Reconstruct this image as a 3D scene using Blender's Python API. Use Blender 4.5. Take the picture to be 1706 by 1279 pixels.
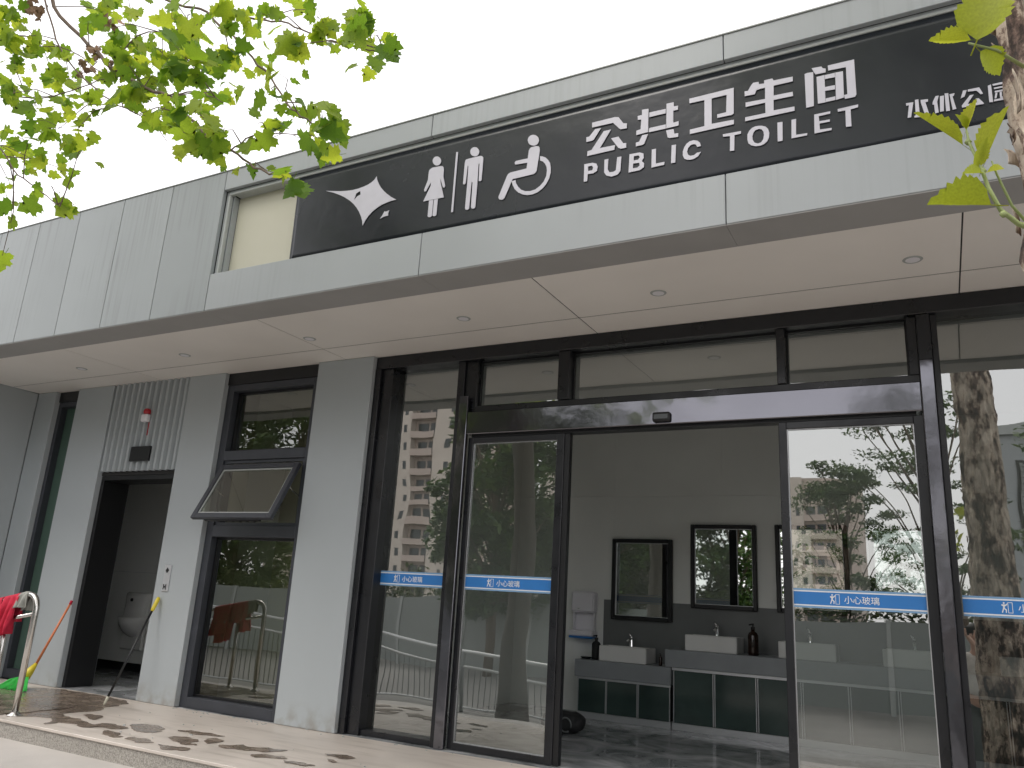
import bpy, bmesh, math, random
from mathutils import Vector, Matrix, noise

random.seed(7)
for o in list(bpy.data.objects):
    bpy.data.objects.remove(o, do_unlink=True)
scene = bpy.context.scene
C = scene.collection
EYE = 1.1216

# ---------------------------------------------------------------- camera
cam_data = bpy.data.cameras.new('camera')
cam_data.sensor_width = 36.0
cam_data.lens = 1317.99 / 1706.0 * 36.0
cam_data.clip_start = 0.02
cam_data.clip_end = 2000.0
cam = bpy.data.objects.new('camera', cam_data)
C.objects.link(cam)
ROT = Matrix(((0.8843716479338551, 0.07424300476014489, 0.4608413659546443),
              (0.4633413094518502, -0.2592996701975754, -0.847395133329708),
              (0.05658285332791831, 0.9629390724649268, -0.2637171276845404)))
cam.matrix_world = Matrix.Translation((0.0, 0.0, EYE)) @ ROT.to_4x4()
scene.camera = cam

# ---------------------------------------------------------------- sky, sun, exposure
world = bpy.data.worlds.new('World')
scene.world = world
world.use_nodes = True
wt = world.node_tree
wt.nodes.clear()
w_out = wt.nodes.new('ShaderNodeOutputWorld')
w_bg = wt.nodes.new('ShaderNodeBackground')
w_sky = wt.nodes.new('ShaderNodeTexSky')
w_sky.sky_type = 'NISHITA'
w_sky.sun_disc = False
w_sky.sun_elevation = math.radians(52)
w_sky.sun_rotation = math.radians(205)
w_sky.air_density = 1.0
w_sky.dust_density = 3.0
w_mix = wt.nodes.new('ShaderNodeMixRGB')
w_mix.inputs['Fac'].default_value = 0.86
w_mix.inputs['Color2'].default_value = (10.2, 9.95, 10.05, 1)
wt.links.new(w_sky.outputs['Color'], w_mix.inputs['Color1'])
wt.links.new(w_mix.outputs['Color'], w_bg.inputs['Color'])
w_bg.inputs['Strength'].default_value = 0.1
wt.links.new(w_bg.outputs['Background'], w_out.inputs['Surface'])

sun_data = bpy.data.lights.new('sun', 'SUN')
sun_data.energy = 0.7
sun_data.angle = math.radians(22)
sun_data.color = (1.0, 0.96, 0.9)
sun = bpy.data.objects.new('sun', sun_data)
C.objects.link(sun)
sun.location = (0, -10, 30)
# light comes from behind the camera, high up on the left
sd = Vector((math.sin(math.radians(205)) * math.cos(math.radians(52)),
             math.cos(math.radians(205)) * math.cos(math.radians(52)),
             math.sin(math.radians(52))))
sun.rotation_euler = sd.to_track_quat('Z', 'Y').to_euler()

scene.view_settings.view_transform = 'Standard'
scene.view_settings.look = 'None'
scene.view_settings.gamma = 1.0
scene.view_settings.exposure = 0.92
scene.view_settings.use_curve_mapping = False
scene.cycles.max_bounces = 8
scene.cycles.transparent_max_bounces = 16
scene.cycles.caustics_reflective = False
scene.cycles.caustics_refractive = False

# ---------------------------------------------------------------- materials
def new_mat(name):
    m = bpy.data.materials.new(name)
    m.use_nodes = True
    nt = m.node_tree
    bsdf = nt.nodes['Principled BSDF']
    return m, nt, bsdf

def surf(name, col, rough=0.6, metal=0.0, var=0.06, scale=3.0, stretch=(1, 1, 1), bump=0.0, bscale=60.0,
         detail=5.0, rvar=0.0, spec=0.5, perobj=0.0):
    """Principled surface with low-contrast grain in colour, roughness and relief."""
    m, nt, b = new_mat(name)
    N, L = nt.nodes, nt.links
    tc = N.new('ShaderNodeTexCoord')
    mp = N.new('ShaderNodeMapping'); mp.inputs['Scale'].default_value = stretch
    L.new(tc.outputs['Object'], mp.inputs['Vector'])
    no = N.new('ShaderNodeTexNoise'); no.inputs['Scale'].default_value = scale; no.inputs['Detail'].default_value = detail
    L.new(mp.outputs['Vector'], no.inputs['Vector'])
    mr = N.new('ShaderNodeMapRange')
    mr.inputs['From Min'].default_value = 0.25; mr.inputs['From Max'].default_value = 0.75
    mr.inputs['To Min'].default_value = 1.0 - var; mr.inputs['To Max'].default_value = 1.0 + var
    L.new(no.outputs['Fac'], mr.inputs['Value'])
    val = mr.outputs['Result']
    if perobj:
        oi = N.new('ShaderNodeObjectInfo')
        pr = N.new('ShaderNodeMapRange'); pr.inputs['To Min'].default_value = 1 - perobj; pr.inputs['To Max'].default_value = 1 + perobj
        L.new(oi.outputs['Random'], pr.inputs['Value'])
        mm = N.new('ShaderNodeMath'); mm.operation = 'MULTIPLY'
        L.new(val, mm.inputs[0]); L.new(pr.outputs['Result'], mm.inputs[1]); val = mm.outputs[0]
    vm = N.new('ShaderNodeVectorMath'); vm.operation = 'SCALE'; vm.inputs[0].default_value = col[:3]
    L.new(val, vm.inputs['Scale'])
    L.new(vm.outputs['Vector'], b.inputs['Base Color'])
    b.inputs['Roughness'].default_value = rough
    if rvar:
        rr = N.new('ShaderNodeMapRange'); rr.inputs['From Min'].default_value = 0.3; rr.inputs['From Max'].default_value = 0.7
        rr.inputs['To Min'].default_value = max(0.02, rough - rvar); rr.inputs['To Max'].default_value = rough + rvar
        L.new(no.outputs['Fac'], rr.inputs['Value']); L.new(rr.outputs['Result'], b.inputs['Roughness'])
    b.inputs['Metallic'].default_value = metal
    b.inputs['Specular IOR Level'].default_value = spec
    if bump:
        n2 = N.new('ShaderNodeTexNoise'); n2.inputs['Scale'].default_value = bscale; n2.inputs['Detail'].default_value = 4
        L.new(mp.outputs['Vector'], n2.inputs['Vector'])
        bp = N.new('ShaderNodeBump'); bp.inputs['Strength'].default_value = 1.0; bp.inputs['Distance'].default_value = bump
        L.new(n2.outputs['Fac'], bp.inputs['Height']); L.new(bp.outputs['Normal'], b.inputs['Normal'])
    m['noise'] = no.name
    return m

M = {}
# painted aluminium facade with faint rain streaks
def streaked(name, col, amount, perobj=0.03):
    m = surf(name, col, 0.42, var=0.05, scale=1.2, bump=0.0015, bscale=2.2, perobj=perobj, spec=0.35)
    nt = m.node_tree; N, L = nt.nodes, nt.links
    b = N['Principled BSDF']
    src = b.inputs['Base Color'].links[0].from_socket
    tc = N.new('ShaderNodeTexCoord'); mp = N.new('ShaderNodeMapping'); mp.inputs['Scale'].default_value = (34, 34, 0.9)
    L.new(tc.outputs['Object'], mp.inputs['Vector'])
    no = N.new('ShaderNodeTexNoise'); no.inputs['Scale'].default_value = 1.0; no.inputs['Detail'].default_value = 6
    L.new(mp.outputs['Vector'], no.inputs['Vector'])
    mask = N.new('ShaderNodeTexNoise'); mask.inputs['Scale'].default_value = 1.1; mask.inputs['Detail'].default_value = 2
    L.new(tc.outputs['Object'], mask.inputs['Vector'])
    r1 = N.new('ShaderNodeMapRange'); r1.inputs['From Min'].default_value = 0.48; r1.inputs['From Max'].default_value = 0.72
    L.new(no.outputs['Fac'], r1.inputs['Value'])
    r2 = N.new('ShaderNodeMapRange'); r2.inputs['From Min'].default_value = 0.42; r2.inputs['From Max'].default_value = 0.62
    L.new(mask.outputs['Fac'], r2.inputs['Value'])
    mu = N.new('ShaderNodeMath'); mu.operation = 'MULTIPLY'
    L.new(r1.outputs['Result'], mu.inputs[0]); L.new(r2.outputs['Result'], mu.inputs[1])
    m2 = N.new('ShaderNodeMath'); m2.operation = 'MULTIPLY'; m2.inputs[1].default_value = amount
    L.new(mu.outputs[0], m2.inputs[0])
    mx = N.new('ShaderNodeMixRGB'); mx.inputs['Color2'].default_value = (col[0] * .45, col[1] * .43, col[2] * .4, 1)
    L.new(m2.outputs[0], mx.inputs['Fac']); L.new(src, mx.inputs['Color1']); L.new(mx.outputs['Color'], b.inputs['Base Color'])
    return m

M['facade'] = streaked('painted_panel', (0.36, 0.382, 0.394), 0.16)
M['facade_dirty'] = streaked('weathered_panel', (0.33, 0.356, 0.364), 0.4, 0.05)
M['wall'] = surf('wall_panel_paint', (0.41, 0.444, 0.46), 0.5, var=0.04, scale=0.9, bump=0.0008, bscale=3.0, spec=0.3)
def splash_dirt(m):
    nt = m.node_tree; N, L = nt.nodes, nt.links; b = N['Principled BSDF']
    src = b.inputs['Base Color'].links[0].from_socket
    tc = N.new('ShaderNodeTexCoord'); sp = N.new('ShaderNodeSeparateXYZ'); L.new(tc.outputs['Object'], sp.inputs[0])
    zr = N.new('ShaderNodeMapRange'); zr.inputs['From Min'].default_value = 0.22; zr.inputs['From Max'].default_value = 0.0
    L.new(sp.outputs['Z'], zr.inputs['Value'])
    no = N.new('ShaderNodeTexNoise'); no.inputs['Scale'].default_value = 9; no.inputs['Detail'].default_value = 9; L.new(tc.outputs['Object'], no.inputs['Vector'])
    nr = N.new('ShaderNodeMapRange'); nr.inputs['From Min'].default_value = .42; nr.inputs['From Max'].default_value = .68; nr.inputs['To Max'].default_value = .8
    L.new(no.outputs['Fac'], nr.inputs['Value'])
    mu = N.new('ShaderNodeMath'); mu.operation = 'MULTIPLY'; L.new(zr.outputs['Result'], mu.inputs[0]); L.new(nr.outputs['Result'], mu.inputs[1])
    mx = N.new('ShaderNodeMixRGB'); mx.inputs['Color2'].default_value = (.27, .25, .22, 1)
    L.new(mu.outputs[0], mx.inputs['Fac']); L.new(src, mx.inputs['Color1']); L.new(mx.outputs['Color'], b.inputs['Base Color'])
splash_dirt(M['wall'])
M['trim_light'] = surf('trim_paint', (0.40, 0.42, 0.41), 0.4, var=0.05)
M['under'] = surf('dark_underside_paint', (0.35, 0.345, 0.34), 0.6, var=0.06)
M['soffit'] = surf('soffit_paint', (0.85, 0.815, 0.775), 0.5, var=0.045, scale=1.3, perobj=0.02)
M['gap'] = surf('black_backing', (0.03, 0.03, 0.03), 0.9)  # plain near-black for the backing behind panel joints and for hidden cores
M['cream'] = surf('cream_board', (0.56, 0.54, 0.44), 0.5, var=0.03, scale=2)
M['frame'] = surf('dark_aluminium', (0.011, 0.012, 0.015), 0.32, metal=0.0, var=0.15, scale=6, rvar=0.08)
M['frame_window'] = surf('window_aluminium', (0.055, 0.06, 0.072), 0.42, metal=0.25, var=0.12, scale=6)
M['black_gloss'] = surf('mirror_black_steel', (0.17, 0.17, 0.19), 0.1, metal=0.9, var=0.1, scale=2, bump=0.006, bscale=1.7)
M['black'] = surf('black_paint', (0.007, 0.0075, 0.009), 0.4, var=0.1)
M['steel'] = surf('stainless_steel', (0.62, 0.60, 0.57), 0.2, metal=1.0, var=0.08, scale=12, rvar=0.08)
M['chrome'] = surf('chrome', (0.8, 0.8, 0.8), 0.08, metal=1.0, var=0.02)
M['ceramic'] = surf('white_ceramic', (0.78, 0.78, 0.76), 0.12, var=0.02)
M['white_plastic'] = surf('white_plastic', (0.82, 0.81, 0.85), 0.3, var=0.02)
M['tile_wall'] = surf('interior_wall_panel', (0.84, 0.85, 0.82), 0.3, var=0.05, scale=1.3, perobj=0.01)
M['splash'] = surf('backsplash_slab', (0.17, 0.18, 0.18), 0.3, var=0.12, scale=3)
M['counter'] = surf('counter_stone', (0.29, 0.31, 0.325), 0.35, var=0.08, scale=5)
M['cab'] = surf('cabinet_glass', (0.045, 0.072, 0.066), 0.12, var=0.35, scale=2.5)
M['alu'] = surf('brushed_aluminium', (0.62, 0.63, 0.65), 0.35, metal=0.6, var=0.04)
M['ceiling_in'] = surf('interior_ceiling', (0.8, 0.79, 0.77), 0.7, var=0.03)
M['red'] = surf('red_cloth', (0.50, 0.015, 0.045), 0.85, var=0.2, scale=20, bump=0.002, bscale=120)
M['grey_cloth'] = surf('grey_cloth', (0.33, 0.33, 0.30), 0.9, var=0.35, scale=40, stretch=(1, 1, .3))
M['orange'] = surf('orange_plastic', (0.72, 0.22, 0.09), 0.45, var=0.08)
M['yellow'] = surf('yellow_plastic', (0.72, 0.58, 0.04), 0.4, var=0.06)
M['green'] = surf('green_bristle', (0.06, 0.58, 0.10), 0.6, var=0.2, scale=30)
M['blue'] = surf('blue_film', (0.035, 0.20, 0.55), 0.35, var=0.05, scale=5)
M['blue_pale'] = surf('pale_blue_film', (0.20, 0.36, 0.58), 0.35, var=0.04)
M['white_print'] = surf('white_print', (0.78, 0.80, 0.82), 0.5, var=0.02)
M['amber'] = surf('amber_bottle', (0.022, 0.010, 0.006), 0.15, var=0.1)
M['bag'] = surf('black_nylon', (0.012, 0.013, 0.014), 0.7, var=0.3, bump=0.003, bscale=14)
M['alarm_red'] = surf('red_lens', (0.42, 0.02, 0.03), 0.25, var=0.05)
M['granite'] = surf('speckled_granite', (0.33, 0.31, 0.28), 0.6, var=0.55, scale=110, detail=3, perobj=0.05)
M['stone_edge'] = surf('pale_stone_edge', (0.50, 0.455, 0.405), 0.55, var=0.12, scale=14, perobj=0.03)
M['paving'] = surf('pale_paving', (0.49, 0.46, 0.43), 0.7, var=0.12, scale=2.2, bump=0.002, bscale=50)
M['wet'] = surf('wet_stain', (0.225, 0.18, 0.145), 0.24, var=0.25, scale=7, rvar=0.12)
M['tower'] = surf('tower_render', (0.54, 0.45, 0.395), 0.8, var=0.06, scale=0.4)
M['tower_light'] = surf('tower_pale_render', (0.64, 0.57, 0.50), 0.8, var=0.05, scale=0.4)
M['glass_dark'] = surf('dark_window', (0.045, 0.055, 0.06), 0.15, var=0.1)
M['hoarding'] = surf('grey_hoarding', (0.26, 0.28, 0.27), 0.55, var=0.06, scale=0.7, perobj=0.05)
M['rail_white'] = surf('white_rail', (0.62, 0.63, 0.63), 0.35, metal=0.3)
M['rail_grey'] = surf('grey_baluster', (0.16, 0.17, 0.17), 0.4, metal=0.4)
M['skin'] = surf('skin', (0.52, 0.33, 0.25), 0.55, var=0.05)
M['shirt'] = surf('pale_shirt', (0.62, 0.60, 0.56), 0.8, var=0.18, scale=14)
M['trousers'] = surf('grey_trousers', (0.12, 0.13, 0.13), 0.85, var=0.1)
M['hair'] = surf('black_hair', (0.02, 0.016, 0.014), 0.6)
M['twig'] = surf('twig_bark', (0.16, 0.115, 0.085), 0.8, var=0.25, scale=20)
M['stem_green'] = surf('green_shoot', (0.30, 0.36, 0.14), 0.55, var=0.15, scale=20)
M['seed'] = surf('dry_seed_cluster', (0.40, 0.26, 0.17), 0.9, var=0.3, scale=30)

def make_banner():
    m = surf('banner_vinyl', (0.016, 0.019, 0.024), 0.24, var=0.12, spec=0.32, scale=1.6, rvar=0.05, bump=0.012, bscale=1.9)
    return m
M['banner'] = make_banner()
M['letters'] = surf('white_letter_vinyl', (0.55, 0.54, 0.60), 0.45, var=0.05, scale=9)

# platform: smooth pale stone with broom marks and grime
def platform_mat():
    m = surf('platform_stone', (0.60, 0.54, 0.485), 0.45, var=0.09, scale=1.6, rvar=0.12)
    nt = m.node_tree; N, L = nt.nodes, nt.links
    b = N['Principled BSDF']; src = b.inputs['Base Color'].links[0].from_socket
    tc = N.new('ShaderNodeTexCoord'); mp = N.new('ShaderNodeMapping')
    mp.inputs['Rotation'].default_value = (0, 0, 0.5); mp.inputs['Scale'].default_value = (1.2, 7, 1)
    L.new(tc.outputs['Object'], mp.inputs['Vector'])
    no = N.new('ShaderNodeTexNoise'); no.inputs['Scale'].default_value = 1.6; no.inputs['Detail'].default_value = 7
    L.new(mp.outputs['Vector'], no.inputs['Vector'])
    r = N.new('ShaderNodeMapRange'); r.inputs['From Min'].default_value = .5; r.inputs['From Max'].default_value = .75; r.inputs['To Max'].default_value = .55
    L.new(no.outputs['Fac'], r.inputs['Value'])
    mx = N.new('ShaderNodeMixRGB'); mx.inputs['Color2'].default_value = (.33, .285, .24, 1)
    L.new(r.outputs['Result'], mx.inputs['Fac']); L.new(src, mx.inputs['Color1']); L.new(mx.outputs['Color'], b.inputs['Base Color'])
    return m
M['platform'] = platform_mat()

def marble_floor():
    m, nt, b = new_mat('polished_dark_marble')
    N, L = nt.nodes, nt.links
    tc = N.new('ShaderNodeTexCoord')
    wv = N.new('ShaderNodeTexNoise'); wv.inputs['Scale'].default_value = 2.6; wv.inputs['Detail'].default_value = 8; wv.inputs['Distortion'].default_value = 1.6
    L.new(tc.outputs['Object'], wv.inputs['Vector'])
    cr = N.new('ShaderNodeValToRGB')
    cr.color_ramp.elements[0].position = .36; cr.color_ramp.elements[0].color = (.20, .215, .225, 1)
    cr.color_ramp.elements[1].position = .68; cr.color_ramp.elements[1].color = (.60, .61, .63, 1)
    L.new(wv.outputs['Fac'], cr.inputs['Fac']); L.new(cr.outputs['Color'], b.inputs['Base Color'])
    b.inputs['Roughness'].default_value = .1
    return m
M['marble'] = marble_floor()

def glass_mat(name, tint, refl, ripple=0.0):
    m = bpy.data.materials.new(name); m.use_nodes = True
    nt = m.node_tree; N, L = nt.nodes, nt.links; N.clear()
    out = N.new('ShaderNodeOutputMaterial'); mix = N.new('ShaderNodeMixShader')
    tr = N.new('ShaderNodeBsdfTransparent'); tr.inputs['Color'].default_value = (*tint, 1)
    gl = N.new('ShaderNodeBsdfGlossy'); gl.inputs['Roughness'].default_value = 0.0
    gl.inputs['Color'].default_value = (.93, .95, .93, 1)
    lw = N.new('ShaderNodeFresnel'); lw.inputs['IOR'].default_value = 1.5
    mr = N.new('ShaderNodeMapRange'); mr.inputs['From Min'].default_value = 0.04; mr.inputs['From Max'].default_value = 1.0
    mr.inputs['To Min'].default_value = refl; mr.inputs['To Max'].default_value = 1.0; mr.clamp = True
    L.new(lw.outputs['Fac'], mr.inputs['Value'])
    L.new(mr.outputs['Result'], mix.inputs['Fac'])
    L.new(tr.outputs['BSDF'], mix.inputs[1]); L.new(gl.outputs['BSDF'], mix.inputs[2])
    if ripple:
        tc = N.new('ShaderNodeTexCoord'); no = N.new('ShaderNodeTexNoise'); no.inputs['Scale'].default_value = 1.4; no.inputs['Detail'].default_value = 1
        L.new(tc.outputs['Object'], no.inputs['Vector'])
        bp = N.new('ShaderNodeBump'); bp.inputs['Distance'].default_value = ripple; bp.inputs['Strength'].default_value = 1
        L.new(no.outputs['Fac'], bp.inputs['Height']); L.new(bp.outputs['Normal'], gl.inputs['Normal'])
    L.new(mix.outputs['Shader'], out.inputs['Surface'])
    return m
M['glass'] = glass_mat('tinted_reflective_glass', (.66, .71, .69), .33, .003)
M['glass_window'] = glass_mat('grey_window_glass', (.60, .66, .54), .20, .002)
M['frosted'] = surf('frosted_green_glass', (.075, .125, .10), .12, var=.1, scale=1)
M['withered'] = surf('withered_leaf', (.30, .19, .12), .8, var=.3, scale=30)
M['mirror'] = surf('silvered_mirror', (.86, .88, .87), 0.015, metal=1.0, var=0.0)

def leaf_mat(name, base, trans, var=.25, tfac=.55, hue=.03):
    m = bpy.data.materials.new(name); m.use_nodes = True
    nt = m.node_tree; N, L = nt.nodes, nt.links; N.clear()
    out = N.new('ShaderNodeOutputMaterial'); mix = N.new('ShaderNodeMixShader'); mix.inputs['Fac'].default_value = tfac
    df = N.new('ShaderNodeBsdfPrincipled'); tl = N.new('ShaderNodeBsdfTranslucent')
    df.inputs['Roughness'].default_value = .5
    oi = N.new('ShaderNodeObjectInfo'); geo = N.new('ShaderNodeNewGeometry')
    ad = N.new('ShaderNodeMath'); ad.operation = 'ADD'
    L.new(oi.outputs['Random'], ad.inputs[0]); L.new(geo.outputs['Random Per Island'], ad.inputs[1])
    fr = N.new('ShaderNodeMath'); fr.operation = 'FRACT'; L.new(ad.outputs[0], fr.inputs[0])
    va = N.new('ShaderNodeMapRange'); va.inputs['To Min'].default_value = 1 - var; va.inputs['To Max'].default_value = 1 + var
    L.new(fr.outputs[0], va.inputs['Value'])
    hu = N.new('ShaderNodeMapRange'); hu.inputs['To Min'].default_value = .5 + hue; hu.inputs['To Max'].default_value = .5 - hue
    L.new(fr.outputs[0], hu.inputs['Value'])
    tc = N.new('ShaderNodeTexCoord'); no = N.new('ShaderNodeTexNoise'); no.inputs['Scale'].default_value = 22; L.new(tc.outputs['Object'], no.inputs['Vector'])
    for col, node, key in ((base, df, 'Base Color'), (trans, tl, 'Color')):
        hs = N.new('ShaderNodeHueSaturation'); hs.inputs['Color'].default_value = (*col, 1)
        L.new(hu.outputs['Result'], hs.inputs['Hue'])
        mu = N.new('ShaderNodeMath'); mu.operation = 'MULTIPLY'
        nr = N.new('ShaderNodeMapRange'); nr.inputs['From Min'].default_value = .3; nr.inputs['From Max'].default_value = .7
        nr.inputs['To Min'].default_value = .88; nr.inputs['To Max'].default_value = 1.12
        L.new(no.outputs['Fac'], nr.inputs['Value'])
        L.new(va.outputs['Result'], mu.inputs[0]); L.new(nr.outputs['Result'], mu.inputs[1])
        L.new(mu.outputs[0], hs.inputs['Value']); L.new(hs.outputs['Color'], node.inputs[key])
    L.new(df.outputs['BSDF'], mix.inputs[1]); L.new(tl.outputs['BSDF'], mix.inputs[2]); L.new(mix.outputs['Shader'], out.inputs['Surface'])
    return m
M['leaf'] = leaf_mat('plane_tree_leaf', (.135, .235, .02), (.37, .52, .035), .38, .55, .03)
M['leaf_young'] = leaf_mat('young_leaf', (.34, .39, .025), (.52, .58, .04), .12, .45, .012)
M['leaf_far'] = leaf_mat('dark_crown_leaf', (.062, .115, .03), (.10, .18, .03), .45, .3, .03)
M['leaf_hedge'] = leaf_mat('hedge_leaf', (.07, .10, .03), (.10, .15, .03), .4, .3, .05)

def bark():
    m, nt, b = new_mat('flaking_plane_bark')
    N, L = nt.nodes, nt.links
    tc = N.new('ShaderNodeTexCoord'); mp = N.new('ShaderNodeMapping'); mp.inputs['Scale'].default_value = (1, 1, .55)
    L.new(tc.outputs['Object'], mp.inputs['Vector'])
    ds = N.new('ShaderNodeTexNoise'); ds.inputs['Scale'].default_value = 14; ds.inputs['Detail'].default_value = 6
    L.new(mp.outputs['Vector'], ds.inputs['Vector'])
    mxv = N.new('ShaderNodeMixRGB'); mxv.inputs['Fac'].default_value = .12
    L.new(mp.outputs['Vector'], mxv.inputs['Color1']); L.new(ds.outputs['Color'], mxv.inputs['Color2'])
    vo = N.new('ShaderNodeTexVoronoi'); vo.inputs['Scale'].default_value = 22; L.new(mxv.outputs['Color'], vo.inputs['Vector'])
    n2 = N.new('ShaderNodeTexNoise'); n2.inputs['Scale'].default_value = 9; n2.inputs['Detail'].default_value = 10; n2.inputs['Roughness'].default_value = .7
    L.new(mp.outputs['Vector'], n2.inputs['Vector'])
    cr = N.new('ShaderNodeValToRGB')
    e = cr.color_ramp.elements
    e[0].position = .40; e[0].color = (.030, .020, .016, 1)
    e[1].position = .60; e[1].color = (.60, .52, .43, 1)
    k = e.new(.465); k.color = (.15, .10, .08, 1)
    k = e.new(.50); k.color = (.42, .34, .27, 1)
    L.new(n2.outputs['Fac'], cr.inputs['Fac'])
    hv = N.new('ShaderNodeHueSaturation'); L.new(cr.outputs['Color'], hv.inputs['Color'])
    sp = N.new('ShaderNodeSeparateColor'); L.new(vo.outputs['Color'], sp.inputs['Color'])
    vr = N.new('ShaderNodeMapRange'); vr.inputs['To Min'].default_value = .7; vr.inputs['To Max'].default_value = 1.3
    L.new(sp.outputs['Red'], vr.inputs['Value']); L.new(vr.outputs['Result'], hv.inputs['Value'])
    L.new(hv.outputs['Color'], b.inputs['Base Color']); b.inputs['Roughness'].default_value = .85
    bp = N.new('ShaderNodeBump'); bp.inputs['Distance'].default_value = .012; L.new(n2.outputs['Fac'], bp.inputs['Height']); L.new(bp.outputs['Normal'], b.inputs['Normal'])
    return m
M['bark'] = bark()
M['bark_dark'] = surf('weathered_dark_bark', (.075, .062, .05), .9, var=.4, scale=9, bump=.01, bscale=14)

def ground_mat():
    m = surf('plaza_paving', (.24, .23, .215), .75, var=.16, scale=.9, bump=.002, bscale=40)
    return m
M['ground'] = ground_mat()

# ---------------------------------------------------------------- helpers
ORG = {}
def T(v): return Matrix.Translation(v)

def link(o, parent=None):
    C.objects.link(o)
    if parent is not None:
        o.parent = parent
        o.matrix_parent_inverse = T(-ORG.get(parent.name, Vector((0, 0, 0))))
    return o

def tag(o, label=None, cat=None, group=None, kind=None):
    if label: o['label'] = label
    if cat: o['category'] = cat
    if group: o['group'] = group
    if kind: o['kind'] = kind
    return o

def thing(name, loc, label, cat, group=None, kind=None):
    o = bpy.data.objects.new(name, None)
    o.location = loc
    o.empty_display_size = 0.1
    C.objects.link(o)
    ORG[o.name] = Vector(loc)
    return tag(o, label, cat, group, kind)

class MB:
    """collects simple solids, then links them as one mesh object"""
    def __init__(self): self.v = []; self.f = []
    def poly(self, verts, faces):
        n = len(self.v); self.v += [tuple(p) for p in verts]; self.f += [tuple(i + n for i in f) for f in faces]
        return self
    def box(self, x0, x1, y0, y1, z0, z1):
        v = [(x0, y0, z0), (x1, y0, z0), (x1, y1, z0), (x0, y1, z0), (x0, y0, z1), (x1, y0, z1), (x1, y1, z1), (x0, y1, z1)]
        return self.poly(v, [(0, 3, 2, 1), (4, 5, 6, 7), (0, 1, 5, 4), (1, 2, 6, 5), (2, 3, 7, 6), (3, 0, 4, 7)])
    def ring(self, x0, x1, z0, z1, w, y0, y1):
        self.box(x0, x0 + w, y0, y1, z0, z1); self.box(x1 - w, x1, y0, y1, z0, z1)
        self.box(x0 + w, x1 - w, y0, y1, z1 - w, z1); self.box(x0 + w, x1 - w, y0, y1, z0, z0 + w)
        return self
    def quad(self, a, b, c, d): return self.poly([a, b, c, d], [(0, 1, 2, 3)])
    def tube(self, pts, r, n=10, cap=True):
        pts = [Vector(p) for p in pts]
        rs = r if isinstance(r, (list, tuple)) else [r] * len(pts)
        base = len(self.v)
        up = None
        for i, p in enumerate(pts):
            d = (pts[min(i + 1, len(pts) - 1)] - pts[max(i - 1, 0)]).normalized()
            if up is None:
                up = Vector((0, 0, 1)) if abs(d.z) < .9 else Vector((1, 0, 0))
            a = d.cross(up).normalized(); up = a.cross(d).normalized()
            for k in range(n):
                t = 2 * math.pi * k / n
                self.v.append(tuple(p + (a * math.cos(t) + up * math.sin(t)) * rs[i]))
        for i in range(len(pts) - 1):
            for k in range(n):
                a0 = base + i * n + k; a1 = base + i * n + (k + 1) % n
                self.f.append((a0, a1, a1 + n, a0 + n))
        if cap:
            self.f.append(tuple(base + k for k in range(n - 1, -1, -1)))
            self.f.append(tuple(base + (len(pts) - 1) * n + k for k in range(n)))
        return self
    def lathe(self, cx, cy, prof, n=20):
        base = len(self.v)
        for z, r in prof:
            for k in range(n):
                t = 2 * math.pi * k / n
                self.v.append((cx + r * math.cos(t), cy + r * math.sin(t), z))
        for i in range(len(prof) - 1):
            for k in range(n):
                a0 = base + i * n + k; a1 = base + i * n + (k + 1) % n
                self.f.append((a0, a1, a1 + n, a0 + n))
        self.f.append(tuple(base + k for k in range(n - 1, -1, -1)))
        self.f.append(tuple(base + (len(prof) - 1) * n + k for k in range(n)))
        return self
    def mesh(self, name):
        me = bpy.data.meshes.new(name); me.from_pydata(self.v, [], self.f); me.update()
        return me
    def build(self, name, mat, parent=None, smooth=False, bevel=0.0, seg=1):
        me = self.mesh(name)
        bm = bmesh.new(); bm.from_mesh(me); bmesh.ops.recalc_face_normals(bm, faces=bm.faces)
        bm.to_mesh(me); bm.free()
        me.materials.append(mat)
        if smooth: me.shade_smooth()
        o = bpy.data.objects.new(name, me)
        link(o, parent)
        if bevel:
            b = o.modifiers.new('bevel', 'BEVEL'); b.width = bevel; b.segments = seg; b.limit_method = 'ANGLE'
        return o

def box(name, mat, parent, *d, bevel=0.0, **k):
    return MB().box(*d).build(name, mat, parent, bevel=bevel, **k)

def flat_poly(name, loops, mat, parent, y, depth=0.003):
    """filled outline (with holes) standing in the x-z plane, real thickness"""
    cu = bpy.data.curves.new(name, 'CURVE'); cu.dimensions = '2D'; cu.fill_mode = 'BOTH'; cu.extrude = depth / 2
    for lp in loops:
        sp = cu.splines.new('POLY'); sp.points.add(len(lp) - 1)
        for i, (x, z) in enumerate(lp): sp.points[i].co = (x, z, 0, 1)
        sp.use_cyclic_u = True
    tmp = bpy.data.objects.new(name, cu)
    me = bpy.data.meshes.new_from_object(tmp)
    me.transform(Matrix.Translation((0, y, 0)) @ Matrix.Rotation(math.pi / 2, 4, 'X'))
    bpy.data.objects.remove(tmp); me.name = name
    me.materials.clear(); me.materials.append(mat)
    o = bpy.data.objects.new(name, me)
    return link(o, parent)

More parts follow.
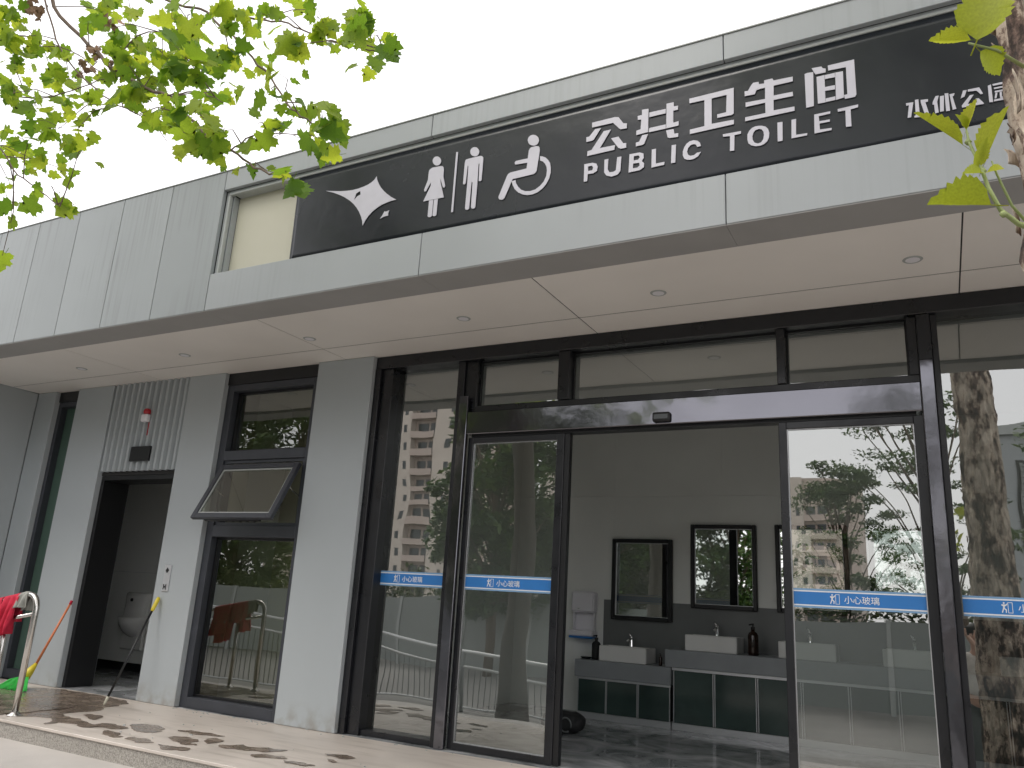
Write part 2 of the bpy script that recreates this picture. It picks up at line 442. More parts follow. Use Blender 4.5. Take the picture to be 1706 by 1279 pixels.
def text_obj(name, s, size, mat, parent, x, y, z, width=None, depth=0.0006):
    cu = bpy.data.curves.new(name, 'FONT'); cu.body = s; cu.size = size; cu.extrude = depth; cu.align_x = 'LEFT'; cu.align_y = 'CENTER'
    cu.offset = 0.0002
    tmp = bpy.data.objects.new(name, cu)
    me = bpy.data.meshes.new_from_object(tmp)
    xs = [v.co.x for v in me.vertices]; zs = [v.co.y for v in me.vertices]
    k = 1.0 if (width is None or not xs) else width / (max(xs) - min(xs))
    if xs:
        me.transform(Matrix.Translation((-min(xs), -(max(zs) + min(zs)) / 2, 0)))
    me.transform(Matrix.Translation((x, y, z)) @ Matrix.Rotation(math.pi / 2, 4, 'X') @ Matrix.Diagonal((k, k, 1, 1)))
    bpy.data.objects.remove(tmp)
    me.materials.clear(); me.materials.append(mat)
    o = bpy.data.objects.new(name, me)
    return link(o, parent)
SIGN = {'chinese_character':[[[(-1.732,4.056),(-1.581,4.057),(-1.556,4.05),(-1.523,3.998),(-1.5,3.992),(-1.5,3.958),(-1.543,3.961),(-1.591,4.019),(-1.731,4.021)],[(-1.71,4.004),(-1.671,4.002),(-1.717,3.932),(-1.728,3.927),(-1.767,3.927),(-1.768,3.96),(-1.748,3.961)],[(-1.652,3.975),(-1.604,3.975),(-1.674,3.861),(-1.575,3.858),(-1.578,3.827),(-1.758,3.825),(-1.757,3.858),(-1.73,3.861)],[(-1.602,3.912),(-1.553,3.912),(-1.521,3.858),(-1.502,3.855),(-1.501,3.823),(-1.537,3.824),(-1.554,3.836)]],[[(-1.404,4.062),(-1.363,4.058),(-1.363,3.897),(-1.438,3.894),(-1.438,3.924),(-1.411,3.928),(-1.408,3.995),(-1.43,3.999),(-1.431,4.025),(-1.404,4.025)],[(-1.357,4.03),(-1.255,4.028),(-1.255,3.998),(-1.357,3.998)],[(-1.356,3.922),(-1.254,3.921),(-1.254,3.893),(-1.359,3.894)],[(-1.25,4.062),(-1.206,4.061),(-1.205,4.031),(-1.179,4.03),(-1.179,4.003),(-1.208,4.003),(-1.208,3.921),(-1.176,3.923),(-1.176,3.894),(-1.251,3.893)],[(-1.4,3.884),(-1.364,3.883),(-1.387,3.822),(-1.399,3.817),(-1.44,3.817),(-1.44,3.842),(-1.42,3.844)],[(-1.252,3.879),(-1.206,3.877),(-1.201,3.844),(-1.178,3.843),(-1.178,3.818),(-1.229,3.822),(-1.242,3.83)]],[[(-1.11,4.058),(-0.85,4.06),(-0.853,3.891),(-0.864,3.883),(-0.947,3.885),(-0.947,3.908),(-0.896,3.909),(-0.891,4.024),(-0.978,4.024),(-0.98,3.854),(-0.853,3.849),(-0.853,3.82),(-1.108,3.819),(-1.108,3.848),(-1.022,3.85),(-1.021,4.025),(-1.11,4.027)]],[[(-0.679,4.059),(-0.634,4.059),(-0.627,4.044),(-0.524,4.039),(-0.525,4.009),(-0.628,4.01),(-0.63,3.946),(-0.528,3.942),(-0.526,3.915),(-0.631,3.918),(-0.633,3.851),(-0.522,3.846),(-0.522,3.819),(-0.79,3.822),(-0.789,3.847),(-0.677,3.845),(-0.677,3.913),(-0.785,3.914),(-0.785,3.943),(-0.677,3.937),(-0.675,4.011),(-0.722,4.009),(-0.733,3.984),(-0.789,3.986),(-0.789,4.018),(-0.77,4.016),(-0.753,4.046),(-0.74,4.061),(-0.71,4.059),(-0.708,4.043),(-0.679,4.039)]],[[(-0.461,4.036),(-0.449,4.04),(-0.416,4.036),(-0.421,3.822),(-0.461,3.821)],[(-0.423,4.063),(-0.373,4.059),(-0.366,4.046),(-0.351,4.039),(-0.352,4.016),(-0.405,4.018)],[(-0.339,4.055),(-0.206,4.054),(-0.206,3.836),(-0.214,3.822),(-0.263,3.823),(-0.267,3.847),(-0.25,3.848),(-0.249,4.018),(-0.339,4.023)],[(-0.4,4.0),(-0.359,4.0),(-0.361,3.829),(-0.4,3.83)],[(-0.357,3.999),(-0.306,3.999),(-0.306,3.972),(-0.358,3.974)],[(-0.36,3.924),(-0.309,3.922),(-0.31,3.896),(-0.36,3.9)],[(-0.359,3.852),(-0.31,3.852),(-0.311,3.83),(-0.36,3.83)],[(-0.304,3.999),(-0.265,3.997),(-0.268,3.833),(-0.308,3.829)]],[[(0.024,3.717),(0.058,3.714),(0.042,3.63),(0.026,3.63),(0.037,3.703),(0.025,3.702)],[(0.066,3.725),(0.082,3.725),(0.082,3.62),(0.057,3.624),(0.057,3.633),(0.064,3.635)],[(0.092,3.718),(0.125,3.714),(0.124,3.7),(0.112,3.699),(0.124,3.63),(0.105,3.63),(0.092,3.702)]],[[(0.16,3.722),(0.174,3.721),(0.165,3.689),(0.167,3.625),(0.151,3.623),(0.15,3.675),(0.143,3.678),(0.145,3.692)],[(0.179,3.716),(0.197,3.715),(0.19,3.627),(0.173,3.627)],[(0.201,3.726),(0.217,3.723),(0.217,3.622),(0.2,3.623)],[(0.222,3.715),(0.244,3.716),(0.241,3.704),(0.234,3.7),(0.245,3.625),(0.229,3.624),(0.223,3.703)]],[[(0.282,3.72),(0.298,3.719),(0.286,3.685),(0.268,3.678)],[(0.303,3.72),(0.352,3.719),(0.365,3.68),(0.356,3.677),(0.339,3.704),(0.302,3.708)],[(0.309,3.685),(0.325,3.685),(0.295,3.639),(0.337,3.636),(0.332,3.66),(0.345,3.658),(0.365,3.624),(0.36,3.621),(0.27,3.625),(0.27,3.637)]],[[(0.389,3.717),(0.403,3.721),(0.403,3.621),(0.387,3.624)],[(0.409,3.721),(0.461,3.721),(0.46,3.71),(0.41,3.711)],[(0.413,3.699),(0.456,3.699),(0.456,3.691),(0.414,3.691)],[(0.415,3.68),(0.455,3.679),(0.454,3.67),(0.415,3.671)],[(0.417,3.668),(0.426,3.668),(0.419,3.639),(0.411,3.639)],[(0.435,3.668),(0.444,3.668),(0.442,3.641),(0.451,3.64),(0.45,3.633),(0.434,3.635)],[(0.408,3.633),(0.453,3.632),(0.452,3.622),(0.407,3.623)],[(0.463,3.721),(0.479,3.721),(0.473,3.62),(0.456,3.621)]]],'letter':[[[(-1.775,3.771),(-1.72,3.769),(-1.694,3.757),(-1.685,3.735),(-1.689,3.706),(-1.714,3.694),(-1.75,3.697),(-1.752,3.649),(-1.775,3.649)],[(-1.749,3.75),(-1.723,3.75),(-1.715,3.734),(-1.72,3.717),(-1.748,3.718)]],[[(-1.641,3.772),(-1.616,3.772),(-1.618,3.701),(-1.607,3.678),(-1.582,3.675),(-1.565,3.682),(-1.558,3.77),(-1.531,3.769),(-1.536,3.672),(-1.554,3.65),(-1.592,3.645),(-1.624,3.658),(-1.641,3.684)]],[[(-1.479,3.772),(-1.415,3.769),(-1.391,3.757),(-1.389,3.727),(-1.401,3.708),(-1.386,3.689),(-1.387,3.664),(-1.413,3.649),(-1.483,3.649)],[(-1.451,3.752),(-1.422,3.751),(-1.413,3.737),(-1.425,3.722),(-1.452,3.723)],[(-1.455,3.703),(-1.418,3.7),(-1.413,3.681),(-1.427,3.67),(-1.456,3.671)]],[[(-1.339,3.771),(-1.313,3.771),(-1.313,3.671),(-1.261,3.67),(-1.262,3.651),(-1.34,3.65)]],[[(-1.217,3.771),(-1.191,3.769),(-1.195,3.651),(-1.221,3.652)]],[[(-1.044,3.724),(-1.049,3.747),(-1.064,3.764),(-1.086,3.772),(-1.109,3.771),(-1.128,3.759),(-1.142,3.739),(-1.15,3.714),(-1.15,3.686),(-1.141,3.664),(-1.125,3.653),(-1.106,3.648),(-1.083,3.65),(-1.061,3.661),(-1.044,3.686),(-1.068,3.685),(-1.083,3.674),(-1.106,3.674),(-1.12,3.686),(-1.125,3.708),(-1.118,3.73),(-1.104,3.744),(-1.086,3.747),(-1.072,3.74),(-1.066,3.723)]],[[(-0.917,3.769),(-0.815,3.765),(-0.815,3.748),(-0.851,3.748),(-0.854,3.649),(-0.878,3.652),(-0.876,3.748),(-0.915,3.753)]],[[(-0.715,3.773),(-0.697,3.769),(-0.679,3.759),(-0.666,3.741),(-0.66,3.716),(-0.663,3.686),(-0.673,3.665),(-0.69,3.651),(-0.71,3.646),(-0.734,3.648),(-0.759,3.659),(-0.775,3.677),(-0.78,3.703),(-0.779,3.733),(-0.769,3.755),(-0.752,3.77),(-0.733,3.775)],[(-0.715,3.754),(-0.701,3.747),(-0.691,3.73),(-0.689,3.708),(-0.694,3.682),(-0.705,3.666),(-0.723,3.662),(-0.741,3.672),(-0.751,3.693),(-0.752,3.717),(-0.746,3.737),(-0.734,3.751)]],[[(-0.615,3.768),(-0.588,3.766),(-0.591,3.648),(-0.617,3.649)]],[[(-0.54,3.766),(-0.516,3.766),(-0.52,3.667),(-0.462,3.663),(-0.463,3.65),(-0.544,3.651)]],[[(-0.422,3.768),(-0.34,3.767),(-0.341,3.753),(-0.399,3.752),(-0.398,3.72),(-0.345,3.718),(-0.345,3.705),(-0.397,3.706),(-0.397,3.669),(-0.338,3.664),(-0.339,3.651),(-0.425,3.652)]],[[(-0.303,3.77),(-0.201,3.772),(-0.202,3.755),(-0.239,3.752),(-0.24,3.649),(-0.267,3.652),(-0.265,3.752),(-0.302,3.754)]]],'woman_pictogram':[[[(-2.862,4.044),(-2.863,4.033),(-2.867,4.024),(-2.874,4.018),(-2.883,4.015),(-2.894,4.016),(-2.906,4.02),(-2.916,4.028),(-2.925,4.038),(-2.931,4.049),(-2.934,4.061),(-2.933,4.072),(-2.929,4.081),(-2.922,4.087),(-2.912,4.09),(-2.901,4.089),(-2.89,4.085),(-2.88,4.077),(-2.871,4.067),(-2.865,4.056)],[(-2.945,4.001),(-2.928,4.007),(-2.861,4.004),(-2.845,3.999),(-2.837,3.989),(-2.833,3.975),(-2.832,3.919),(-2.81,3.84),(-2.815,3.829),(-2.827,3.832),(-2.858,3.912),(-2.85,3.874),(-2.812,3.753),(-2.982,3.755),(-2.931,3.865),(-2.932,3.892),(-2.967,3.831),(-2.981,3.833),(-2.984,3.845),(-2.959,3.917),(-2.958,3.98),(-2.954,3.994)],[(-2.933,3.752),(-2.899,3.751),(-2.898,3.632),(-2.904,3.624),(-2.914,3.622),(-2.927,3.626),(-2.933,3.634)],[(-2.892,3.751),(-2.861,3.751),(-2.861,3.632),(-2.867,3.624),(-2.88,3.623),(-2.89,3.627),(-2.893,3.634)]]],'divider_line':[[[(-2.742,4.086),(-2.727,4.083),(-2.727,3.625),(-2.742,3.626)]]],'man_pictogram':[[[(-2.555,4.044),(-2.556,4.033),(-2.56,4.024),(-2.568,4.018),(-2.577,4.015),(-2.588,4.016),(-2.599,4.021),(-2.61,4.028),(-2.619,4.038),(-2.625,4.05),(-2.627,4.061),(-2.626,4.072),(-2.622,4.081),(-2.615,4.087),(-2.605,4.09),(-2.594,4.089),(-2.583,4.085),(-2.572,4.077),(-2.564,4.067),(-2.558,4.056)],[(-2.662,3.998),(-2.656,4.007),(-2.639,4.009),(-2.546,4.01),(-2.53,4.005),(-2.52,3.993),(-2.518,3.975),(-2.52,3.822),(-2.524,3.817),(-2.534,3.816),(-2.542,3.821),(-2.546,3.952),(-2.553,3.951),(-2.551,3.785),(-2.553,3.629),(-2.559,3.621),(-2.571,3.619),(-2.582,3.625),(-2.587,3.635),(-2.589,3.818),(-2.597,3.826),(-2.601,3.629),(-2.607,3.621),(-2.618,3.62),(-2.629,3.625),(-2.633,3.635),(-2.631,3.827),(-2.633,3.955),(-2.639,3.954),(-2.644,3.827),(-2.649,3.818),(-2.659,3.818),(-2.665,3.825),(-2.664,3.982)]]],'wheelchair_pictogram':[[[(-2.103,4.022),(-2.105,4.01),(-2.11,4.0),(-2.119,3.993),(-2.13,3.99),(-2.142,3.991),(-2.155,3.997),(-2.167,4.005),(-2.177,4.016),(-2.183,4.029),(-2.186,4.042),(-2.185,4.054),(-2.179,4.064),(-2.171,4.071),(-2.159,4.074),(-2.147,4.073),(-2.134,4.068),(-2.122,4.059),(-2.112,4.048),(-2.106,4.035)],[(-2.168,3.975),(-2.158,3.983),(-2.121,3.983),(-2.105,3.978),(-2.096,3.967),(-2.093,3.945),(-2.108,3.804),(-2.114,3.79),(-2.128,3.781),(-2.282,3.777),(-2.333,3.653),(-2.342,3.644),(-2.355,3.642),(-2.371,3.648),(-2.379,3.659),(-2.379,3.671),(-2.325,3.812),(-2.316,3.824),(-2.301,3.83),(-2.183,3.833),(-2.179,3.875),(-2.262,3.88),(-2.27,3.883),(-2.274,3.895),(-2.27,3.904),(-2.262,3.907),(-2.178,3.906),(-2.174,3.961)]]],'star_emblem':[[[(-3.892,4.026),(-3.818,4.009),(-3.751,3.994),(-3.686,3.984),(-3.633,3.979),(-3.575,3.98),(-3.524,3.987),(-3.489,3.995),(-3.46,4.007),(-3.436,4.023),(-3.42,4.046),(-3.415,4.025),(-3.405,4.003),(-3.389,3.974),(-3.371,3.947),(-3.344,3.916),(-3.313,3.886),(-3.269,3.85),(-3.218,3.816),(-3.26,3.817),(-3.299,3.811),(-3.343,3.802),(-3.381,3.787),(-3.421,3.764),(-3.455,3.734),(-3.479,3.703),(-3.498,3.666),(-3.507,3.704),(-3.522,3.742),(-3.546,3.785),(-3.575,3.825),(-3.611,3.864),(-3.653,3.9),(-3.7,3.933),(-3.747,3.961),(-3.817,3.996)],[(-3.61,3.889),(-3.598,3.924),(-3.593,3.943),(-3.559,3.957),(-3.55,3.926),(-3.582,3.916)]],[[(-3.346,3.691),(-3.327,3.717),(-3.313,3.743),(-3.298,3.738),(-3.271,3.744),(-3.278,3.723),(-3.276,3.703),(-3.301,3.703),(-3.32,3.7)]]],'wheel_ring':[[[(-2.089,3.901),(-2.071,3.895),(-2.049,3.882),(-2.03,3.861),(-2.015,3.835),(-2.008,3.803),(-2.007,3.766),(-2.015,3.726),(-2.033,3.691),(-2.059,3.663),(-2.091,3.644),(-2.126,3.635),(-2.166,3.637),(-2.2,3.649),(-2.235,3.671),(-2.262,3.7),(-2.279,3.734),(-2.289,3.763),(-2.26,3.766),(-2.253,3.74),(-2.238,3.713),(-2.214,3.686),(-2.183,3.669),(-2.146,3.662),(-2.11,3.666),(-2.078,3.685),(-2.053,3.71),(-2.037,3.746),(-2.034,3.784),(-2.038,3.812),(-2.05,3.838),(-2.066,3.857),(-2.087,3.87)]]]}
WET = [[(-8.311,5.067),(-8.233,5.188),(-7.972,5.48),(-7.786,5.48),(-7.537,5.48),(-6.746,5.412),(-6.668,5.059),(-6.543,4.941),(-6.543,4.741),(-6.575,4.573),(-6.453,4.48),(-6.307,4.542),(-6.019,4.442),(-5.913,4.308),(-6.04,4.313),(-6.217,4.314),(-6.178,4.151),(-6.331,4.341),(-6.499,4.366),(-6.625,4.269),(-6.724,4.147)],[(-5.67,4.291),(-5.665,4.37),(-5.424,4.284),(-5.358,4.262),(-5.409,4.166),(-5.507,4.192)],[(-5.337,4.246),(-5.294,4.333),(-5.046,4.267),(-5.068,4.194),(-5.163,4.178)],[(-5.789,4.616),(-5.721,4.745),(-5.463,4.723),(-5.361,4.539),(-5.472,4.471),(-5.638,4.521)],[(-5.173,4.494),(-5.083,4.567),(-4.891,4.537),(-4.887,4.439),(-4.765,4.42),(-4.863,4.341),(-5.048,4.391)],[(-4.837,4.493),(-4.928,4.655),(-4.862,4.7),(-4.762,4.612),(-4.751,4.497)],[(-4.995,4.236),(-4.932,4.267),(-4.714,4.262),(-4.658,4.208),(-4.763,4.165),(-4.885,4.174)],[(-4.682,4.484),(-4.606,4.565),(-4.567,4.632),(-4.413,4.649),(-4.177,4.731),(-4.27,4.589),(-4.447,4.496),(-4.548,4.471)],[(-4.279,4.413),(-4.189,4.506),(-4.02,4.539),(-4.02,4.456),(-4.161,4.396)],[(-5.385,4.689),(-5.204,4.774),(-4.902,4.823),(-4.927,4.739),(-5.116,4.698)],[(-3.967,4.789),(-3.882,4.854),(-3.668,4.853),(-3.723,4.755)],[(-4.006,4.43),(-3.926,4.459),(-3.7,4.46),(-3.779,4.381)],[(-5.93,4.402),(-5.961,4.528),(-5.648,4.509),(-5.651,4.416),(-5.785,4.382)],[(-6.442,4.66),(-6.345,4.743),(-6.17,4.678),(-6.118,4.562),(-6.256,4.572)],[(-3.813,4.645),(-3.746,4.691),(-3.701,4.614)],[(-6.165,4.386),(-6.115,4.446),(-5.856,4.377),(-5.838,4.291),(-6.03,4.332)]]
LEAF_CLUSTERS = [(-5.386,2.353,4.818,0.144,0.096,14.0),(-5.052,2.267,4.456,0.12,0.105,14.0),(-5.114,2.457,4.544,0.11,0.094,10.0),(-5.051,2.301,4.303,0.09,0.06,5.0),(-4.826,2.243,3.959,0.143,0.114,14.0),(-5.001,2.461,4.064,0.091,0.091,8.0),(-5.526,2.797,4.66,0.103,0.086,7.0),(-5.162,2.72,4.481,0.18,0.114,14.0),(-5.066,2.697,4.216,0.08,0.064,4.0),(-4.172,2.344,3.763,0.081,0.095,8.0),(-4.641,2.549,4.335,0.091,0.06,5.0),(-4.492,2.38,3.713,0.098,0.098,10.0),(-4.194,2.312,3.581,0.053,0.107,6.0),(-4.048,2.269,3.385,0.045,0.026,1.0),(-4.723,2.339,3.634,0.113,0.071,7.0),(-5.815,2.803,4.092,0.137,0.103,8.0),(-5.389,2.739,3.9,0.163,0.098,10.0),(-4.971,2.724,3.726,0.062,0.078,4.0),(-5.523,2.72,3.683,0.13,0.081,6.0),(-4.345,2.326,3.263,0.067,0.067,4.0),(-4.383,2.401,3.19,0.054,0.054,2.0),(-5.253,2.608,3.397,0.061,0.077,2.0),(-5.378,2.676,3.147,0.015,0.031,1.0),(-4.99,2.756,5.015,0.166,0.116,16.0),(-4.725,2.772,4.974,0.098,0.049,6.0),(-3.98,2.256,4.161,0.08,0.053,5.0),(-4.231,2.594,4.362,0.162,0.132,20.0),(-4.341,2.637,4.236,0.134,0.104,12.0),(-3.948,2.529,4.012,0.139,0.111,16.0),(-3.535,2.316,4.119,0.077,0.077,8.0),(-3.663,2.508,4.344,0.068,0.068,5.0),(-3.266,2.258,3.739,0.157,0.109,22.0),(-3.99,2.807,4.529,0.105,0.09,8.0),(-3.78,2.763,4.106,0.114,0.1,10.0),(-3.924,2.556,4.187,0.112,0.112,10.0),(-3.148,2.395,4.078,0.15,0.075,16.0),(-3.528,2.791,4.467,0.057,0.072,4.0),(-3.266,2.572,4.008,0.078,0.091,8.0),(-3.548,2.774,4.078,0.056,0.098,5.0),(-3.635,2.751,3.959,0.084,0.042,2.0),(-4.293,2.53,4.098,0.086,0.086,8.0),(-4.012,2.469,3.847,0.082,0.068,6.0),(-4.014,2.589,3.894,0.084,0.084,8.0),(-3.789,2.48,3.64,0.046,0.04,2.0),(-3.633,2.305,3.534,0.038,0.025,2.0),(-3.492,2.398,3.541,0.075,0.063,7.0),(-3.969,2.728,3.695,0.071,0.057,2.0),(-3.131,2.228,3.248,0.046,0.034,3.0),(-3.156,2.23,3.414,0.07,0.046,5.0),(-3.528,2.607,3.681,0.079,0.053,6.0),(-3.044,2.382,3.332,0.059,0.071,8.0),(-3.248,2.548,3.37,0.075,0.05,5.0),(-3.282,2.506,3.333,0.025,0.019,1.0),(-2.89,2.423,3.996,0.085,0.061,6.0),(-3.051,2.848,4.431,0.083,0.069,5.0),(-2.536,2.327,3.641,0.056,0.067,6.0),(-2.531,2.468,3.852,0.093,0.058,8.0),(-2.225,2.332,3.519,0.064,0.053,6.0),(-2.416,2.611,3.909,0.107,0.072,10.0),(-2.112,2.38,3.594,0.053,0.075,5.0),(-2.694,2.431,3.563,0.058,0.081,8.0),(-3.019,2.686,3.683,0.076,0.051,5.0),(-2.831,2.408,3.333,0.029,0.029,1.0),(-2.867,2.563,3.397,0.072,0.072,6.0),(-2.884,2.788,3.624,0.077,0.064,6.0),(-2.356,2.266,3.064,0.062,0.031,4.0),(-2.214,2.24,3.059,0.081,0.06,8.0),(-2.22,2.349,3.103,0.042,0.052,4.0),(-2.67,2.697,3.332,0.036,0.042,2.0),(-2.931,2.6,3.195,0.072,0.036,4.0),(-2.532,2.354,2.966,0.064,0.027,4.0),(-4.529,2.415,4.517,0.059,0.044,3.0),(-3.938,2.315,4.018,0.067,0.067,5.0)]
BOUGHS = [([(-5.245,2.5,5.204),(-5.151,2.502,4.918),(-4.611,2.504,4.428),(-4.334,2.506,4.187),(-3.961,2.508,3.93),(-3.754,2.51,3.824),(-3.537,2.512,3.637),(-3.332,2.514,3.454),(-3.125,2.516,3.314),(-2.928,2.518,3.171),(-2.794,2.52,3.102)],0.022),([(-4.797,2.6,5.22),(-4.079,2.602,4.666),(-3.712,2.604,4.471),(-3.524,2.606,4.302),(-3.254,2.608,4.031),(-3.028,2.61,3.788),(-2.838,2.612,3.551),(-2.675,2.614,3.42),(-2.503,2.616,3.308)],0.014),([(-3.428,2.6,4.339),(-3.218,2.602,4.236),(-2.948,2.604,4.106),(-2.712,2.606,3.952),(-2.41,2.608,3.783),(-2.252,2.61,3.717)],0.009),([(-5.378,2.45,5.212),(-5.114,2.452,4.841),(-4.853,2.454,4.446),(-4.425,2.456,4.05),(-4.141,2.458,3.845),(-3.979,2.46,3.742)],0.01),([(-5.665,2.4,3.967),(-5.158,2.402,3.732),(-4.881,2.404,3.498),(-4.574,2.406,3.312),(-4.357,2.408,3.171)],0.008),([(-6.031,2.45,4.61),(-5.465,2.452,4.299),(-4.989,2.454,4.098),(-4.605,2.456,4.058),(-4.285,2.458,4.053)],0.008),([(-3.739,2.5,3.813),(-3.557,2.502,3.772),(-3.406,2.504,3.73),(-3.248,2.506,3.631)],0.006),([(-3.105,2.5,3.3),(-2.968,2.502,3.356),(-2.842,2.504,3.336),(-2.633,2.506,3.275)],0.005),([(-4.324,2.5,4.18),(-4.116,2.502,4.334),(-3.724,2.504,4.249),(-3.574,2.506,4.242)],0.006),([(-6.063,2.55,5.006),(-5.552,2.552,4.84),(-4.897,2.554,4.509),(-4.424,2.556,4.161)],0.007)]

# ================================================================ ground
def profile_sheet(name, prof, x0, x1, mat, **kw):
    mb = MB()
    for (ya, za), (yb, zb) in zip(prof[:-1], prof[1:]):
        mb.quad((x0, ya, za), (x1, ya, za), (x1, yb, zb), (x0, yb, zb))
    o = mb.build(name, mat)
    return tag(o, kind='structure', **kw)
profile_sheet('ground', [(-700, -.65), (1.0, -.65), (3.0, -.141), (700, -.141)], -700, 700, M['ground'],
              label='grey paved ground sloping up towards the building')
profile_sheet('pavement', [(3.02, -.134), (4.30, -.134)], -14, 8, M['paving'],
              label='pale pavement strip below the step')

deck = MB().box(-9.49, 4.0, 4.088, 5.52, -.022, 0).build('platform', M['platform'], None, bevel=.004)
tag(deck, label='pale stone platform in front of the doors, wet at its left end', kind='structure')
xs = [-9.49, -7.94, -6.69, -5.45, -4.21, -2.97, -1.73, -.49, .75, 1.99, 4.0]
for a, b in zip(xs[:-1], xs[1:]):
    box('kerb_stone', M['granite'], deck, a + .002, b - .002, 4.103, 4.30, -.15, -.0225)
box('platform_core', M['granite'], deck, -9.48, 3.99, 4.31, 5.50, -.15, -.0235)

def smooth_loop(lp, it=2, jit=.008, seed=1):
    rnd = random.Random(seed)
    for _ in range(it):
        n = len(lp); out = []
        for i in range(n):
            a, b = lp[i], lp[(i + 1) % n]
            out += [(a[0] * .75 + b[0] * .25, a[1] * .75 + b[1] * .25), (a[0] * .25 + b[0] * .75, a[1] * .25 + b[1] * .75)]
        lp = [(p[0] + rnd.uniform(-jit, jit), p[1] + rnd.uniform(-jit, jit) * .6) for p in out]
    return lp
def wet_patch(lp, seed):
    lp = smooth_loop(lp, 1, .012, seed)
    dense = []
    for i in range(len(lp)):
        a, b = lp[i], lp[(i + 1) % len(lp)]
        for k in range(5):
            t_ = k / 5; x = a[0] + (b[0] - a[0]) * t_; y = a[1] + (b[1] - a[1]) * t_
            dense.append((x + .035 * noise.noise(Vector((x * 9, y * 9, seed))) + .012 * noise.noise(Vector((x * 30, y * 30, seed))), y + .045 * noise.noise(Vector((x * 9, y * 9, seed + 50))) + .012 * noise.noise(Vector((x * 30, y * 30, seed + 9)))))
    lp = dense
    cu = bpy.data.curves.new('wet_patch', 'CURVE'); cu.dimensions = '2D'; cu.fill_mode = 'BOTH'; cu.extrude = .001
    sp = cu.splines.new('POLY'); sp.points.add(len(lp) - 1)
    for i, (x, y) in enumerate(lp): sp.points[i].co = (x, min(5.485, y), 0, 1)
    sp.use_cyclic_u = True
    tmp = bpy.data.objects.new('t', cu); me = bpy.data.meshes.new_from_object(tmp); bpy.data.objects.remove(tmp)
    me.transform(Matrix.Translation((0, 0, .0022 + .0003 * seed))); me.name = 'wet_patch'
    me.materials.clear(); me.materials.append(M['wet'])
    link(bpy.data.objects.new('wet_patch', me), deck)
for i, lp in enumerate(WET):
    wet_patch(lp, i)
# a few drips trailing off to the left, in front of the tall narrow window
wet_patch([(-9.2, 4.25), (-8.3, 4.2), (-6.95, 4.16), (-6.75, 4.2), (-6.8, 5.0), (-8.2, 5.1), (-9.3, 5.2)], 17)

# ================================================================ building
B = thing('toilet_building', (-3.0, 5.5, 0), 'grey panelled public toilet building with a deep canopy and dark glass front', 'building')
ZS = 3.2125
ZT = 3.210

def wallp(x0, x1, y0=5.5, y1=5.92, z0=.002, z1=ZT):
    return box('wall_panel', M['wall'], B, x0, x1, y0, y1, z0, z1, bevel=.004)
wallp(-9.497, -9.145); wallp(-8.72, -8.09); wallp(-6.865, -6.335); wallp(-5.10, -4.445)
# protruding side wall on the far left
for a, b in ((4.02, 5.497),):
    box('side_wall', M['wall'], B, -9.72, -9.50, a, b, -.14, ZT, bevel=.003)
# solid core (keeps daylight out from behind)
box('rear_wall', M['wall'], B, -12, 4.2, 9.0, 9.2, -.15, 3.6)
box('end_wall', M['wall'], B, 4.0, 4.2, 5.53, 8.998, -.15, 3.6)
box('end_wall', M['wall'], B, -12.2, -12.0, 5.53, 8.998, -.15, 3.6)
box('front_wall', M['wall'], B, -12.2, -9.73, 5.5, 5.7, -.15, 3.6)
box('front_wall', M['wall'], B, 2.1, 4.2, 5.5, 5.528, -.02, ZT)
box('roof', M['gap'], B, -12.2, 4.2, 4.32, 9.2, 3.62, 3.9)

# soffit panels with open joints
sx = [-9.495, -7.32, -4.78, -2.275, .245, 2.78, 4.19]
for a, b in zip(sx[:-1], sx[1:]):
    for y0, y1 in ((4.306, 5.178), (5.191, 5.74)):
        box('soffit_panel', M['soffit'], B, a + .0045, b - .0045, y0, y1, ZS, ZS + .003)
box('soffit_backing', M['gap'], B, -9.49, 4.19, 4.31, 5.9, ZS + .0035, 3.5)

# fascia
fx = [-9.72, -9.42, -8.79, -8.155, -7.515, -6.897, -6.264, -5.624, -4.98]
for a, b in zip(fx[:-1], fx[1:]):
    box('fascia_panel', M['facade_dirty'], B, a + .003, b - .003, 4.01, 4.045, 3.186, 4.415, bevel=.003)
lx = [-4.98, -2.945, -.90, 1.145, 3.19, 4.2]
for a, b in zip(lx[:-1], lx[1:]):
    box('fascia_panel', M['facade'], B, a + .0025, b - .0025, 4.01, 4.10, 3.186, 3.495, bevel=.003)
    box('fascia_panel', M['facade'], B, a + .0025, b - .0025, 4.01, 4.045, 4.243, 4.415, bevel=.003)
ux = [-9.72, -7.0, -4.98, -2.945, -.90, 1.145, 4.2]
for a, b in zip(ux[:-1], ux[1:]):
    box('underside_panel', M['under'], B, a + .001, b - .001, 4.014, 4.302, 3.180, 3.1845)
box('fascia_core', M['gap'], B, -9.71, -4.99, 4.047, 4.30, 3.1855, 4.40)
box('fascia_core', M['gap'], B, -4.99, 4.19, 4.15, 4.30, 3.1855, 4.40)
box('fascia_inner_face', M['facade'], B, -9.70, 4.19, 4.3005, 4.3045, 3.1855, 3.33)
box('parapet_cap', M['trim_light'], B, -9.73, 4.2, 4.003, 4.32, 4.4165, 4.424)
box('recess_ceiling', M['trim_light'], B, -4.90, 4.19, 4.075, 4.149, 4.205, 4.235)
box('recess_trim', M['trim_light'], B, -4.953, 4.19, 4.040, 4.074, 4.203, 4.224, bevel=.003)
box('recess_trim', M['trim_light'], B, -4.953, -4.93, 4.040, 4.074, 3.497, 4.2025, bevel=.003)
box('recess_reveal', M['facade'], B, -4.928, -4.915, 4.075, 4.125, 3.497, 4.2045)
box('recess_reveal', M['facade'], B, -4.9765, -4.955, 4.047, 4.10, 3.497, 4.24)
